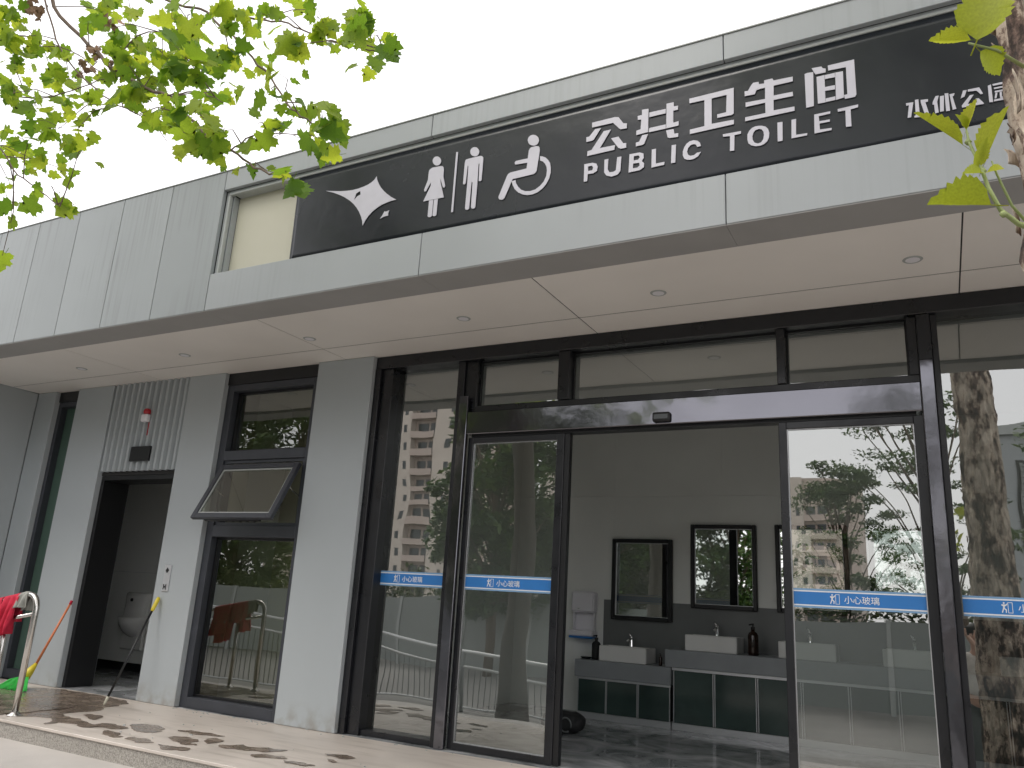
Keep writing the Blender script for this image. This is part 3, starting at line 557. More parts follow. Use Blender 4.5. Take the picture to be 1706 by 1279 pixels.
box('recess_reveal', M['facade'], B, -4.952, 4.19, 4.047, 4.10, 4.2245, 4.2425)
xb = -4.912
for w in (2.3, 2.3, 2.3, 2.18):
    box('cream_board', M['cream'], B, xb, xb + w - .003, 4.126, 4.149, 3.40, 4.2045); xb += w
box('ledge', M['facade'], B, -4.975, 4.19, 4.101, 4.125, 3.40, 3.4945)

# ---- corrugated panel over the side door
n = 13; x0, x1 = -8.086, -6.869; p = (x1 - x0) / n
prof = []
for i in range(n):
    a = x0 + i * p
    prof += [(a, 5.548), (a + .25 * p, 5.548), (a + .45 * p, 5.497), (a + .80 * p, 5.497)]
prof += [(x1, 5.548)]
mb = MB()
for (xa, ya), (xc, yc) in zip(prof[:-1], prof[1:]):
    mb.quad((xa, ya, 2.226), (xc, yc, 2.226), (xc, yc, ZT), (xa, ya, ZT))
cp = mb.build('corrugated_panel', M['wall'], B)
box('lintel', M['gap'], B, x0, x1, 5.552, 5.86, 2.19, ZT)

# ---- side doorway
sd_ = box('door_frame', M['black'], B, -8.088, -8.04, 5.56, 5.88, .002, 2.186, bevel=.003)
box('door_head', M['black'], sd_, -8.039, -6.93, 5.56, 5.88, 2.14, 2.186)
box('door_jamb', M['black'], sd_, -6.929, -6.868, 5.56, 5.88, .002, 2.186)
box('threshold', M['marble'], B, -8.09, -6.87, 5.522, 5.90, -.02, -.001)

# ---- men's room
box('washroom_floor', M['marble'], B, -10.6, -6.5, 5.905, 7.1, -.02, -.001)
for i in range(5):
    a = -10.6 + i * .85
    for z0, z1 in ((.10, 1.20), (1.203, 2.30), (2.303, 3.1)):
        box('wall_tile', M['tile_wall'], B, a + .001, a + .849, 7.1, 7.13, z0, z1)
box('baseboard', M['black'], B, -10.6, -6.5, 7.092, 7.12, .0, .0985)
box('washroom_wall', M['tile_wall'], B, -10.7, -10.6, 5.93, 7.1, 0, 3.1)
box('washroom_wall', M['tile_wall'], B, -6.5, -6.42, 5.93, 8.99, 0, 3.2)
box('washroom_ceiling', M['ceiling_in'], B, -10.7, -6.42, 5.93, 7.1, 3.1, 3.15)

# ---- tall narrow window (far left)
def pane(name, parent, x0, x1, y, z0, z1, mat, rot=0.0):
    w = (x1 - x0) / 2; cx = (x0 + x1) / 2
    c, s = math.cos(rot), math.sin(rot)
    o = MB().quad((cx - w * c, y - w * s, z0), (cx + w * c, y + w * s, z0), (cx + w * c, y + w * s, z1), (cx - w * c, y - w * s, z1)).build(name, mat, parent)
    if o.data.polygons[0].normal.y > 0: o.data.flip_normals()
    return o
w0 = MB().box(-9.143, -9.09, 5.56, 5.70, .002, 3.09).box(-8.775, -8.722, 5.56, 5.70, .002, 3.09).box(-9.09, -8.775, 5.56, 5.70, .002, .10)\
    .box(-9.09, -8.775, 5.56, 5.70, 3.03, 3.09).build('window', M['frame_window'], B, bevel=.003)
box('window_head', M['black'], w0, -9.143, -8.722, 5.55, 5.75, 3.0905, ZT)
pane('glass_pane', w0, -9.09, -8.775, 5.64, .10, 3.03, M['frosted'])

# ---- tall window with the open top-hung sash
w1 = MB().box(-6.333, -6.245, 5.555, 5.70, .002, 3.088).box(-5.185, -5.102, 5.555, 5.70, .002, 3.088)\
    .box(-6.245, -5.185, 5.555, 5.70, 2.305, 2.40).box(-6.245, -5.185, 5.555, 5.70, 1.557, 1.667)\
    .box(-6.245, -5.185, 5.555, 5.70, .002, .095).box(-6.245, -5.185, 5.555, 5.70, 3.02, 3.088).build('window', M['frame_window'], B, bevel=.003)
box('window_head', M['black'], w1, -6.333, -5.102, 5.545, 5.75, 3.0885, ZT)
MB().ring(-6.245, -5.185, 2.40, 3.02, .022, 5.625, 5.66).build('glazing_bead', M['black'], w1)
MB().ring(-6.245, -5.185, .095, 1.557, .022, 5.625, 5.68).build('glazing_bead', M['black'], w1)
MB().ring(-6.245, -5.185, 1.667, 2.305, .03, 5.575, 5.60).build('glazing_bead', M['frame_window'], w1)
pane('glass_pane', w1, -6.224, -5.206, 5.645, 2.42, 3.0, M['glass_window'])
pane('glass_pane', w1, -6.224, -5.206, 5.655, .115, 1.537, M['glass_window'], rot=math.radians(2.6))
# sash, hinged at its top edge and swung outwards 27 degrees
HY, HZ, SL = 5.545, 2.235, .615
def sash_tf(o):
    o.data.transform(Matrix.Translation((0, HY, HZ)) @ Matrix.Rotation(math.radians(-27), 4, 'X'))
s = MB().ring(-6.205, -5.19, -SL, 0, .052, -.042, 0).build('opening_sash', M['frame_window'], B, bevel=.003); sash_tf(s)
s2 = MB().ring(-6.15, -5.245, -SL + .055, -.055, .014, -.03, -.012).build('glazing_bead', M['trim_light'], s); sash_tf(s2)
g = MB().quad((-6.153, -.02, -SL + .052), (-5.242, -.02, -SL + .052), (-5.242, -.02, -.052), (-6.153, -.02, -.052)).build('glass_pane', M['glass_window'], s)
if g.data.polygons[0].normal.y > 0: g.data.flip_normals()
sash_tf(g)
wl = MB().box(-6.05, -5.35, -.004, .018, -SL - .004, -SL + .022)
for i in range(7): wl.box(-5.98 + i * .09, -5.95 + i * .09, .018, .026, -SL - .004, -SL + .012)
wl = wl.build('weather_strip', M['black'], s); sash_tf(wl)
for xx in (-5.215, -6.18):
    MB().tube([(xx, 5.57, 1.95), (xx, 5.49, 1.98), (xx, 5.435, 2.02)], .006, 6).build('stay_arm', M['steel'], s)
MB().tube([(-5.70, 5.56, 1.70), (-5.70, 5.44, 1.74)], .006, 6).build('stay_arm', M['steel'], s)
# room behind it
box('room_wall', M['cream'], B, -6.42, -4.52, 6.6, 6.64, 0, 3.1)
box('room_wall', M['tile_wall'], B, -4.52, -4.46, 5.93, 8.99, 0, 3.2)
box('room_ceiling', M['ceiling_in'], B, -6.42, -4.52, 5.93, 7.2, 3.1, 3.15)
box('room_floor', M['marble'], B, -6.42, -4.52, 5.55, 7.2, -.02, -.001)
grit = MB(); rg = random.Random(5)
for i in range(90):
    x = rg.uniform(-6.3, 1.0) if i % 2 else rg.uniform(-6.3, -5.1); y = 5.49 - abs(rg.gauss(0, .05)) if i < 60 else rg.uniform(4.2, 5.4); s_ = rg.uniform(.003, .009)
    grit.box(x, x + s_ * rg.uniform(1, 3), y - s_, y, .0005, s_ * .8)
tag(grit.build('grit', M['trim_light'], deck), kind='stuff')
box('window_reveal', M['cream'], B, -6.33, -6.25, 5.71, 5.92, .0, 3.1)

# ================================================================ glass front
fr = MB()
fr.box(-4.443, 2.098, 5.545, 5.76, 3.098, ZT - .001)
fr.box(-4.443, -4.38, 5.54, 5.76, .002, 3.098)
fr.box(-4.38, -4.262, 5.575, 5.76, .002, 3.098)
fr.box(-4.262, -3.57, 5.60, 5.70, .002, .045)
fr.box(-3.57, -3.50, 5.575, 5.70, .002, 3.098)
fr.box(-3.50, -3.385, 5.60, 5.70, 2.64, 3.098)
fr.box(-3.385, -.02, 5.585, 5.70, 2.637, 2.692)
fr.box(-.08, -.02, 5.585, 5.70, 2.692, 3.098)
fr.box(.062, .10, 5.585, 5.70, .002, 3.098)
fr.box(.10, 2.098, 5.60, 5.70, .002, .06)
fr.box(1.9, 2.098, 5.585, 5.70, .06, 3.098)
fr = fr.build('shopfront_frame', M['frame'], B, bevel=.004)
box('door_post', M['black_gloss'], fr, -3.518, -3.432, 5.545, 5.574, .002, 2.78, bevel=.004)
box('door_post', M['black_gloss'], fr, -.019, .061, 5.545, 5.66, .002, 2.78, bevel=.004)
box('door_post', M['frame'], fr, -.019, .061, 5.555, 5.66, 2.781, 3.097, bevel=.004)
for a, b in ((-2.61, -2.512), (-.912, -.855)):
    box('mullion', M['frame'], fr, a, b, 5.565, 5.70, 2.6925, 3.0975, bevel=.003)
for a, b in ((-3.385, -2.61), (-2.512, -.912), (-.855, -.08)):
    MB().ring(a, b, 2.6925, 3.0975, .012, 5.648, 5.668).build('glazing_bead', M['black'], fr)
    pane('glass_pane', fr, a + .005, b - .005, 5.675, 2.695, 3.095, M['glass'])
pane('glass_pane', fr, -4.262, -3.57, 5.68, .045, 3.098, M['glass'])
pane('glass_pane', fr, .10, 1.9, 5.685, .06, 3.098, M['glass'], rot=-math.radians(.5))
beam = box('door_operator_beam', M['black_gloss'], B, -3.431, -.0205, 5.55, 5.70, 2.443, 2.636, bevel=.006)
box('running_track', M['black'], beam, -3.40, -.06, 5.60, 5.70, 2.424, 2.4425)
sn = box('motion_sensor', M['black'], beam, -1.805, -1.67, 5.515, 5.549, 2.455, 2.53, bevel=.016)
sn.modifiers['bevel'].segments = 3
box('sensor_lens', M['glass_dark'], sn, -1.79, -1.685, 5.511, 5.514, 2.475, 2.51)

def warning_strip(parent, x0, x1, y, tx, cut=None):
    z0, z1 = 1.187, 1.308
    s = box('warning_strip', M['blue'], parent, x0, x1, y - .0012, y - .0004, z0 + .02, z1 - .02)
    for a, b in ((z0, z0 + .012), (z1 - .012, z1)):
        box('strip_edge', M['blue_pale'], parent, x0, x1, y - .0012, y - .0004, a, b)
    for a, b in ((z0 + .0121, z0 + .0199), (z1 - .0199, z1 - .0121)):
        box('strip_line', M['white_print'], parent, x0, x1, y - .0016, y - .0004, a, b)
    if tx is None: return
    text_obj('lettering', '小心玻璃', .062, M['white_print'], parent, tx, y - .0024, 1.2475, width=.205)
    # running figure bumping into a pane of glass
    ix = tx - .085; q = lambda a, b: (ix + a * .05, 1.2475 + b * .062)
    loops = [[q(.22, .50), q(.34, .50), q(.38, .42), q(.32, .33), q(.22, .34), q(.18, .42)],
             [q(.02, .30), q(.45, .28), q(.60, .40), q(.66, .34), q(.48, .14), q(.36, .14), q(.34, -.05), q(.55, -.20), q(.50, -.48), q(.40, -.48), q(.42, -.24), q(.26, -.14), q(.10, -.50), q(.0, -.46), q(.16, -.06), q(.18, .12), q(.02, .18)]]
    flat_poly('runner_symbol', loops, M['white_print'], parent, y - .0024, .0012)
    MB().ring(ix + .033, ix + .058, 1.2475 - .031, 1.2475 + .031, .003, y - .003, y - .0018).build('pane_symbol', M['white_print'], parent)

def sliding_door(x0, x1, tx, gx0, gx1):
    d = MB().box(x0, gx0, 5.60, 5.648, .006, 2.4225).box(gx1, x1, 5.60, 5.648, .006, 2.4225)\
        .box(gx0, gx1, 5.60, 5.648, .006, .055).box(gx0, gx1, 5.60, 5.648, 2.375, 2.4225).build('sliding_door', M['frame'], B, bevel=.003)
    pane('glass_pane', d, gx0, gx1, 5.63, .055, 2.375, M['glass'])
    MB().ring(gx0, gx1, .055, 2.375, .006, 5.618, 5.628).build('glazing_bead', M['alu'], d)
    warning_strip(d, gx0 + .002, gx1 - .002, 5.629, tx)
    return d
d1 = sliding_door(-3.43, -2.548, -3.095, -3.385, -2.612)
box('trailing_stile', M['black'], d1, -2.547, -2.503, 5.612, 5.665, .006, 2.4225)
d2 = sliding_door(-.92, -.0205, -.555, -.868, -.08)
warning_strip(fr, -4.262, -3.572, 5.679, -4.035)
warning_strip(fr, .108, 1.02, 5.679, .392)

# ---- notice plate, alarm and black sign over the side door
t = thing('wall_plate', (-6.707, 5.5, 1.015), 'small vertical silver sign plate with black symbols beside the side doorway', 'sign')
box('plate', M['alu'], t, -6.752, -6.662, 5.489, 5.499, 1.015, 1.272, bevel=.003)
flat_poly('symbol', [[(-6.707, 1.245), (-6.683, 1.217), (-6.707, 1.189), (-6.731, 1.217)]], M['black'], t, 5.4875, .002)
flat_poly('symbol', [[(-6.733, 1.035), (-6.725, 1.035), (-6.72, 1.052), (-6.700, 1.052), (-6.695, 1.035), (-6.687, 1.035), (-6.692, 1.062), (-6.687, 1.085), (-6.697, 1.085), (-6.70, 1.068), (-6.72, 1.068), (-6.723, 1.085), (-6.733, 1.085), (-6.728, 1.062)]], M['black'], t, 5.4875, .002)
t = thing('fire_alarm', (-7.42, 5.49, 2.73), 'small white alarm beacon with a red lens on the corrugated panel', 'alarm')
box('alarm_body', M['white_plastic'], t, -7.468, -7.372, 5.44, 5.496, 2.745, 2.83, bevel=.012)
MB().lathe(-7.40, 5.462, [(2.8305, .036), (2.855, .038), (2.878, .032), (2.888, .014)]).build('red_lens', M['alarm_red'], t, smooth=True)
box('cable', M['alarm_red'], t, -7.384, -7.378, 5.488, 5.496, 2.60, 2.744)
t = box('sign_plate', M['black'], None, -7.57, -7.265, 5.47, 5.496, 2.322, 2.48, bevel=.003)
tag(t, 'small black rectangular sign box above the side doorway', 'sign')

# ---- recessed downlights
for k in range(7):
    x = 1.555 - k * 1.5615
    where = ['above the tall right glass pane', 'near the seam right of the sliding door', 'above the middle of the automatic door', 'above the left sliding door leaf',
             'above the panel between window and glass front', 'above the corrugated panel', 'leftmost of the row, near the far left window'][k]
    t = thing('downlight', (x, 4.905, ZS), 'round flush downlight in the canopy soffit, ' + where, 'light', 'downlights in the canopy soffit')
    MB().lathe(x, 4.905, [(ZS - .004, .052), (ZS - .0006, .056)], 28).build('trim_ring', M['trim_light'], t)
    MB().lathe(x, 4.905, [(ZS - .0055, .036), (ZS - .0042, .040)], 28).build('lens', M['white_plastic'], t)

# ================================================================ banner
t = thing('banner', (-1.4, 4.045, 3.5), 'long black banner with white toilet lettering and pictograms above the canopy', 'banner')
nx, nz = 160, 14
vs = []; fs = []
for j in range(nz + 1):
    for i in range(nx + 1):
        u, v = i / nx, j / nz
        xl = -4.178 - .015 * v; x = xl + (1.45 - xl) * u
        z = 3.497 + (4.2015 - 3.497) * v + (.004 * math.sin(x * 7) * (v == 0))
        y = 4.0465 + .0016 * noise.noise(Vector((x * 1.7, z * 3, 0)))
        vs.append((x, y, z))
for j in range(nz):
    for i in range(nx):
        a = j * (nx + 1) + i; fs.append((a, a + 1, a + nx + 2, a + nx + 1))
mb = MB(); mb.poly(vs, fs); sh = mb.build('banner_sheet', M['banner'], t, smooth=True)
so = sh.modifiers.new('solid', 'SOLIDIFY'); so.thickness = .003; so.offset = 1
for k, lst in SIGN.items():
    for loops in lst:
        flat_poly(k, loops, M['letters'], t, 4.0405, .003)

# ================================================================ lobby
for i in range(9):
    for j in range(4):
        a = -4.46 + i * .8; b = 5.70 + j * .8
        y1 = min(b + .799, 8.6)
        if y1 > b: box('floor_tile', M['marble'], B, a + .001, min(a + .799, 2.6), b, y1, -.02, -.001)
box('sill', M['marble'], B, -4.44, 2.09, 5.523, 5.699, -.02, -.001)
for i in range(6):
    a = -4.46 + i * 1.22
    for z0, z1 in ((.0, 2.34), (2.342, 3.1)):
        box('wall_tile', M['tile_wall'], B, a + .0005, a + 1.2195, 8.6, 8.63, z0, z1)
box('lobby_ceiling', M['ceiling_in'], B, -4.46, 2.8, 5.77, 8.6, 3.1, 3.15)
box('lobby_wall', M['tile_wall'], B, 2.6, 2.7, 5.7, 8.6, 0, 3.1)
box('backsplash', M['splash'], B, -3.34, 2.6, 8.585, 8.5985, .57, 1.193)

def counter(name, x0, x1, zt, zb, doors, label, zdoor, xc=None):
    xc = x0 + .03 if xc is None else xc
    t = thing(name, ((x0 + x1) / 2, 8.3, 0), label, 'counter')
    box('worktop', M['counter'], t, x0, x1, 8.12, 8.584, zb, zt, bevel=.004)
    box('carcass', M['gap'], t, xc, x1 - .02, 8.16, 8.58, .062, zb - .002)
    box('plinth', M['alu'], t, xc, x1 - .005, 8.135, 8.58, .0, .0615)
    box('door_rail', M['alu'], t, xc, x1 - .005, 8.13, 8.159, zdoor, zb - .002)
    for a, b in doors:
        d = box('cabinet_door', M['cab'], t, a, b, 8.138, 8.158, .066, zdoor - .004)
        MB().box(a - .008, a - .0005, 8.132, 8.158, .066, zdoor - .004).box(b + .0005, b + .008, 8.132, 8.158, .066, zdoor - .004).build('edge_strip', M['alu'], d)
    return t
c1 = counter('washbasin_counter', -3.47, -2.435, .571, .402, [(-3.425, -3.128), (-3.108, -2.792), (-2.768, -2.455)],
             'lower stone washbasin counter with three dark cabinet doors', .380)
c2 = counter('washbasin_counter', -2.498, 1.60, .742, .575, [(-2.405 + .405 * i, -2.027 + .405 * i) for i in range(9)],
             'higher long stone washbasin counter with tall dark cabinet doors', .548, xc=-2.428)

def basin(x0, zb, label):
    x1 = x0 + .51; y0, y1, z1 = 8.17, 8.50, zb + .152
    t = thing('washbasin', ((x0 + x1) / 2, 8.33, zb), label, 'sink', 'white countertop washbasins')
    mb = MB()
    w = .022
    mb.box(x0, x1, y0, y0 + w, zb, z1).box(x0, x1, y1 - .09, y1, zb, z1).box(x0, x0 + w, y0 + w, y1 - .09, zb, z1).box(x1 - w, x1, y0 + w, y1 - .09, zb, z1)\
      .box(x0 + w, x1 - w, y0 + w, y1 - .09, zb, zb + .04)
    mb.build('bowl', M['ceramic'], t, bevel=.006)
    fxx = (x0 + x1) / 2; fy = y1 - .045
    MB().lathe(fxx, fy, [(z1, .024), (z1 + .012, .022), (z1 + .07, .018), (z1 + .10, .022)], 14).build('faucet', M['chrome'], t, smooth=False)
    MB().tube([(fxx, fy, z1 + .075), (fxx, fy - .06, z1 + .075), (fxx, fy - .12, z1 + .055)], .012, 10).build('spout', M['chrome'], t, smooth=True)
    MB().tube([(fxx - .005, fy, z1 + .10), (fxx - .03, fy + .01, z1 + .13)], .010, 8).build('lever', M['chrome'], t, smooth=True)
basin(-3.222, .572, 'white rectangular washbasin on the lower counter at left')
basin(-2.307, .743, 'white rectangular washbasin on the higher counter below the larger central mirror')
basin(-1.41, .743, 'white rectangular washbasin seen at the edge of the right sliding door')
basin(-.51, .743, 'white rectangular washbasin seen through the right sliding door glass')
basin(.39, .743, 'white rectangular washbasin seen through the far right glass pane')

def mirror(x0, z0, label, w=.687, h=.870):
    t = thing('wall_mirror', (x0 + w / 2, 8.6, z0), label, 'mirror', 'black framed mirrors above the washbasins')
    MB().ring(x0, x0 + w, z0, z0 + h, .042, 8.54, 8.5985).build('mirror_frame', M['black'], t, bevel=.006)
    pane('mirror_pane', t, x0 + .042, x0 + w - .042, 8.575, z0 + .042, z0 + h - .042, M['mirror'])
    MB().ring(x0 + .042, x0 + w - .042, z0 + .042, z0 + h - .042, .006, 8.566, 8.574).build('inner_bead', M['alu'], t)
mirror(-3.242, .991, 'lower black framed mirror on the left above the low washbasin')
mirror(-2.352, 1.155, 'higher black framed mirror in the middle above the central washbasin')
mirror(-1.475, 1.16, 'black framed mirror half hidden behind the right sliding door stile')
mirror(-.60, 1.16, 'black framed mirror seen through the right sliding door glass')

t = thing('hand_dryer', (-3.545, 8.6, .76), 'white wall mounted hand dryer left of the lower mirror', 'hand dryer')
box('housing', M['white_plastic'], t, -3.685, -3.415, 8.46, 8.599, 1.04, 1.268, bevel=.02)
box('back_plate', M['white_plastic'], t, -3.66, -3.43, 8.565, 8.5985, .85, 1.039, bevel=.005)
box('side_rib', M['white_plastic'], t, -3.672, -3.655, 8.50, 8.564, .852, 1.039, bevel=.003)
box('side_rib', M['white_plastic'], t, -3.435, -3.418, 8.50, 8.564, .852, 1.039, bevel=.003)
box('drip_tray', M['white_plastic'], t, -3.70, -3.41, 8.44, 8.599, .79, .85, bevel=.012)
box('tray_base', M['blue'], t, -3.695, -3.415, 8.445, 8.598, .765, .789, bevel=.006)
MB().lathe(-3.59, 8.455, [(1.075, .02), (1.085, .02)], 14).build('badge', M['chrome'], t)

def pump_bottle(x, y, z, h, r, mat, label, cat='bottle'):
    t = thing('pump_bottle', (x, y, z), label, cat)
    MB().lathe(x, y, [(z, r * .92), (z + .01, r), (z + h * .62, r), (z + h * .70, r * .75), (z + h * .74, r * .35), (z + h * .80, r * .35)], 20).build('bottle_body', mat, t, smooth=True)
    MB().lathe(x, y, [(z + h * .80, r * .42), (z + h * .88, r * .42), (z + h * .885, r * .12), (z + h * .95, r * .12)], 14).build('pump', M['black'], t)
    MB().tube([(x + r * .2, y, z + h * .96), (x, y, z + h * .965), (x - r * .75, y, z + h * .94)], r * .16, 8).build('nozzle', M['black'], t)
    MB().box(x - r * .5, x + r * .5, y - r * 1.01, y - r * .8, z + h * .36, z + h * .56)
    return t
pump_bottle(-1.656, 8.25, .743, .30, .05, M['amber'], 'tall dark amber pump bottle right of the central washbasin')
pump_bottle(-3.305, 8.3, .572, .25, .047, M['bag'], 'dark pump bottle at the left end of the lower counter')
pump_bottle(-2.573, 8.22, .572, .12, .018, M['amber'], 'very small dark bottle at the right end of the lower counter')
t = thing('soap_dish', (-3.41, 8.28, .572), 'flat black dish beside the dark bottle on the lower counter', 'dish')
MB().lathe(-3.41, 8.28, [(.572, .045), (.586, .058), (.592, .058)], 18).build('dish', M['black'], t, smooth=False)

# black holdall on the floor
t = thing('holdall', (-3.14, 7.13, 0), 'black soft holdall bag on the lobby floor by the left door leaf', 'bag')
bm = bmesh.new(); bmesh.ops.create_icosphere(bm, subdivisions=4, radius=1)
for v in bm.verts:
    c = v.co; k = 1 + .10 * noise.noise(c * 2.2) + .05 * noise.noise(c * 6)
    sgn = lambda a, p: math.copysign(abs(a) ** p, a)
    v.co = Vector((sgn(c.x, .7) * .20, sgn(c.y, .75) * .13, max(-.085, sgn(c.z, .8) * .095))) * k
    v.co.z = max(v.co.z, -.085)
    v.co += Vector((-3.14, 7.13, .087))
me = bpy.data.meshes.new('bag_body'); bm.to_mesh(me); bm.free(); me.shade_smooth(); me.materials.append(M['bag'])
link(bpy.data.objects.new('bag_body', me), t)
MB().tube([(-3.06 + .055 * math.cos(a), 7.01 - .012, .08 + .06 * math.sin(a)) for a in [math.radians(d) for d in range(-20, 330, 25)]], .007, 8).build('carry_handle', M['rail_grey'], t, smooth=True)
MB().tube([(-3.24, 7.05, .16), (-3.27, 7.0, .10), (-3.24, 6.99, .03)], .009, 8).build('strap', M['rail_grey'], t, smooth=True)

# urinal
t = thing('urinal', (-9.08, 7.1, .26), 'tall white wall hung urinal seen through the side doorway', 'urinal')
bm = bmesh.new()
prof_rows = []
def ring_u(z, hw, dep):
    return [(-9.08 + hw * math.sin(a), 7.098 - dep * max(0, math.cos(a)) ** .7 if abs(a) < math.pi / 2 else 7.098, z) for a in [math.radians(-90 + 15 * i) for i in range(13)]]
rows = [(.40, .05, .03), (.43, .10, .09), (.48, .14, .16), (.56, .175, .22), (.64, .20, .235), (.655, .20, .20), (.67, .195, .15), (.80, .205, .12), (.90, .215, .12), (.935, .21, .115), (.95, .19, .09)]
box('back_plate', M['ceramic'], t, -9.29, -8.87, 7.055, 7.0985, .25, .93, bevel=.02)
mb = MB(); base = []
for r in rows:
    base.append(len(mb.v)); mb.v += ring_u(*r)
for a, b in zip(base[:-1], base[1:]):
    for i in range(12): mb.f.append((a + i, a + i + 1, b + i + 1, b + i))
mb.f.append(tuple(base[-1] + i for i in range(13))); mb.f.append(tuple(base[0] + 12 - i for i in range(13)))
mb.build('urinal_body', M['ceramic'], t, smooth=True)
MB().lathe(0, 0, [(0, .022), (.012, .020)], 14).build('flush_button', M['black'], t).data.transform(Matrix.Translation((-9.08, 6.975, .86)) @ Matrix.Rotation(math.pi / 2, 4, 'X'))

# ================================================================ handrail, cloths, broom, mop pole
t = thing('handrail', (-6.685, 4.236, 0), 'polished stainless steel handrail at the left corner of the platform', 'handrail')
top = [(-6.685, 4.236, .0), (-6.685, 4.236, .80)]
for a in range(0, 91, 15):
    r_ = math.radians(a); top.append((-6.685 - .11 * (1 - math.cos(r_)), 4.236, .83 + .11 * math.sin(r_)))
top += [(-6.86, 4.236, .932), (-7.2, 4.236, .868), (-9.2, 4.236, .50)]
MB().tube(top, .025, 18).build('top_rail', M['steel'], t, smooth=True)
MB().tube([(-6.70, 4.236, .79), (-7.18, 4.236, .705), (-9.2, 4.236, .33)], .016, 14).build('lower_rail', M['steel'], t, smooth=True)
MB().tube([(-7.045, 4.236, .0), (-7.045, 4.236, .885)], .022, 16).build('post', M['steel'], t, smooth=True)
MB().tube([(-8.6, 4.236, .0), (-8.6, 4.236, .60)], .022, 16).build('post', M['steel'], t, smooth=True)
for x in (-6.685, -7.045, -8.6):
    MB().lathe(x, 4.236, [(.0005, .055), (.008, .055), (.02, .034), (.032, .028)], 24).build('base_flange', M['steel'], t, smooth=True)

def drape(name, mat, label, cat, x0, x1, lf, lb, folds, seed, zr=None, taper=.25):
    rnd = random.Random(seed); nu, nv = 34, 40; vs = []; fs = []
    tot = lf + lb + .11
    zrail = lambda x: .932 + (x + 6.86) * .188 if x < -6.86 else .935
    for j in range(nv + 1):
        s_ = j / nv * tot
        for i in range(nu + 1):
            u = i / nu
            d = max(0, lf - s_) if s_ < lf else max(0, s_ - lf - .11)
            k = 1 - taper * min(1, d / .35)
            xc = (x0 + x1) / 2
            x = xc + (u - .5) * (x1 - x0) * k + .015 * noise.noise(Vector((u * 4, s_ * 9, seed)))
            zr_ = zrail(x)
            amp = .004 + .05 * min(1, d / .25)
            wob = amp * math.sin(u * folds * 6.28 + seed + 2.5 * noise.noise(Vector((u * 2, s_ * 3, seed))))
            if s_ < lf: y = 4.236 - .031; z = zr_ - (lf - s_); y += wob - .012 * min(1, d / .1)
            elif s_ > lf + .11: y = 4.236 + .031 + wob * .8; z = zr_ - (s_ - lf - .11)
            else:
                a = math.pi * (s_ - lf) / .11; y = 4.236 - .031 * math.cos(a); z = zr_ + .031 * math.sin(a)
            z += .03 * noise.noise(Vector((u * 3, seed, 0))) * min(1, d / .2)
            vs.append((x, y, z))
    for j in range(nv):
        for i in range(nu):
            a = j * (nu + 1) + i; fs.append((a, a + 1, a + nu + 2, a + nu + 1))
    mb = MB(); mb.poly(vs, fs); o = mb.build(name, mat, None, smooth=True)
    so = o.modifiers.new('solid', 'SOLIDIFY'); so.thickness = .004
    tag(o, label, cat)
drape('red_cloth', M['red'], 'crumpled red cloth hanging over the handrail next to its bend', 'cloth', -7.12, -6.90, .30, .20, 2.4, 3)
drape('red_cloth', M['red'], 'long red cloth hanging over the handrail at the left edge', 'cloth', -7.40, -7.14, .38, .30, 2.0, 9, taper=.1)
drape('grey_cloth', M['grey_cloth'], 'small grey striped cloth on the handrail beside the red one', 'cloth', -6.915, -6.80, .10, .12, 1.5, 5)

t = thing('broom', (-8.05, 5.1, 0), 'broom with orange handle and bright green bristles leaning on the wall', 'broom')
MB().tube([(-8.18, 5.30, .225), (-8.065, 5.465, .83)], [.013, .011], 12).build('handle', M['orange'], t, smooth=True)
MB().tube([(-8.066, 5.464, .822), (-8.060, 5.472, .862)], .014, 12).build('end_cap', M['red'], t, smooth=True)
MB().tube([(-8.215, 5.235, .105), (-8.20, 5.265, .16), (-8.178, 5.303, .235)], [.05, .038, .016], 14).build('socket', M['yellow'], t, smooth=True)
mb = MB(); rnd = random.Random(3)
for i in range(150):
    u = rnd.random(); w = rnd.uniform(-1, 1)
    a = Vector((-8.215 + w * .035, 5.235 + rnd.uniform(-.02, .02), .11))
    e = Vector((-8.30 + u * .42, 5.02 + .05 * u + rnd.uniform(-.03, .03), .004 + rnd.random() * .02 + .0))
    mid = a.lerp(e, .5) + Vector((0.01, .0, .03))
    mb.tube([a, mid, e], .0035, 4, cap=False)
tag(mb.build('bristles', M['green'], t), kind='stuff')

t = thing('mop_pole', (-6.757, 5.088, 0), 'thin black pole with a yellow grip leaning beside the side doorway', 'mop handle')
A_, Z_ = Vector((-6.757, 5.088, .004)), Vector((-6.750, 5.478, .957))
L_ = lambda k: tuple(A_.lerp(Z_, k))
MB().tube([L_(.06), L_(.87)], .0105, 12).build('pole', M['black'], t, smooth=True)
MB().tube([L_(.865), L_(.88), L_(.97), L_(1.0)], [.013, .018, .020, .014], 14).build('grip', M['yellow'], t, smooth=True)
MB().tube([L_(0), L_(.02), L_(.055), L_(.075)], [.004, .010, .013, .014], 12).build('tip', M['cream'], t, smooth=True)

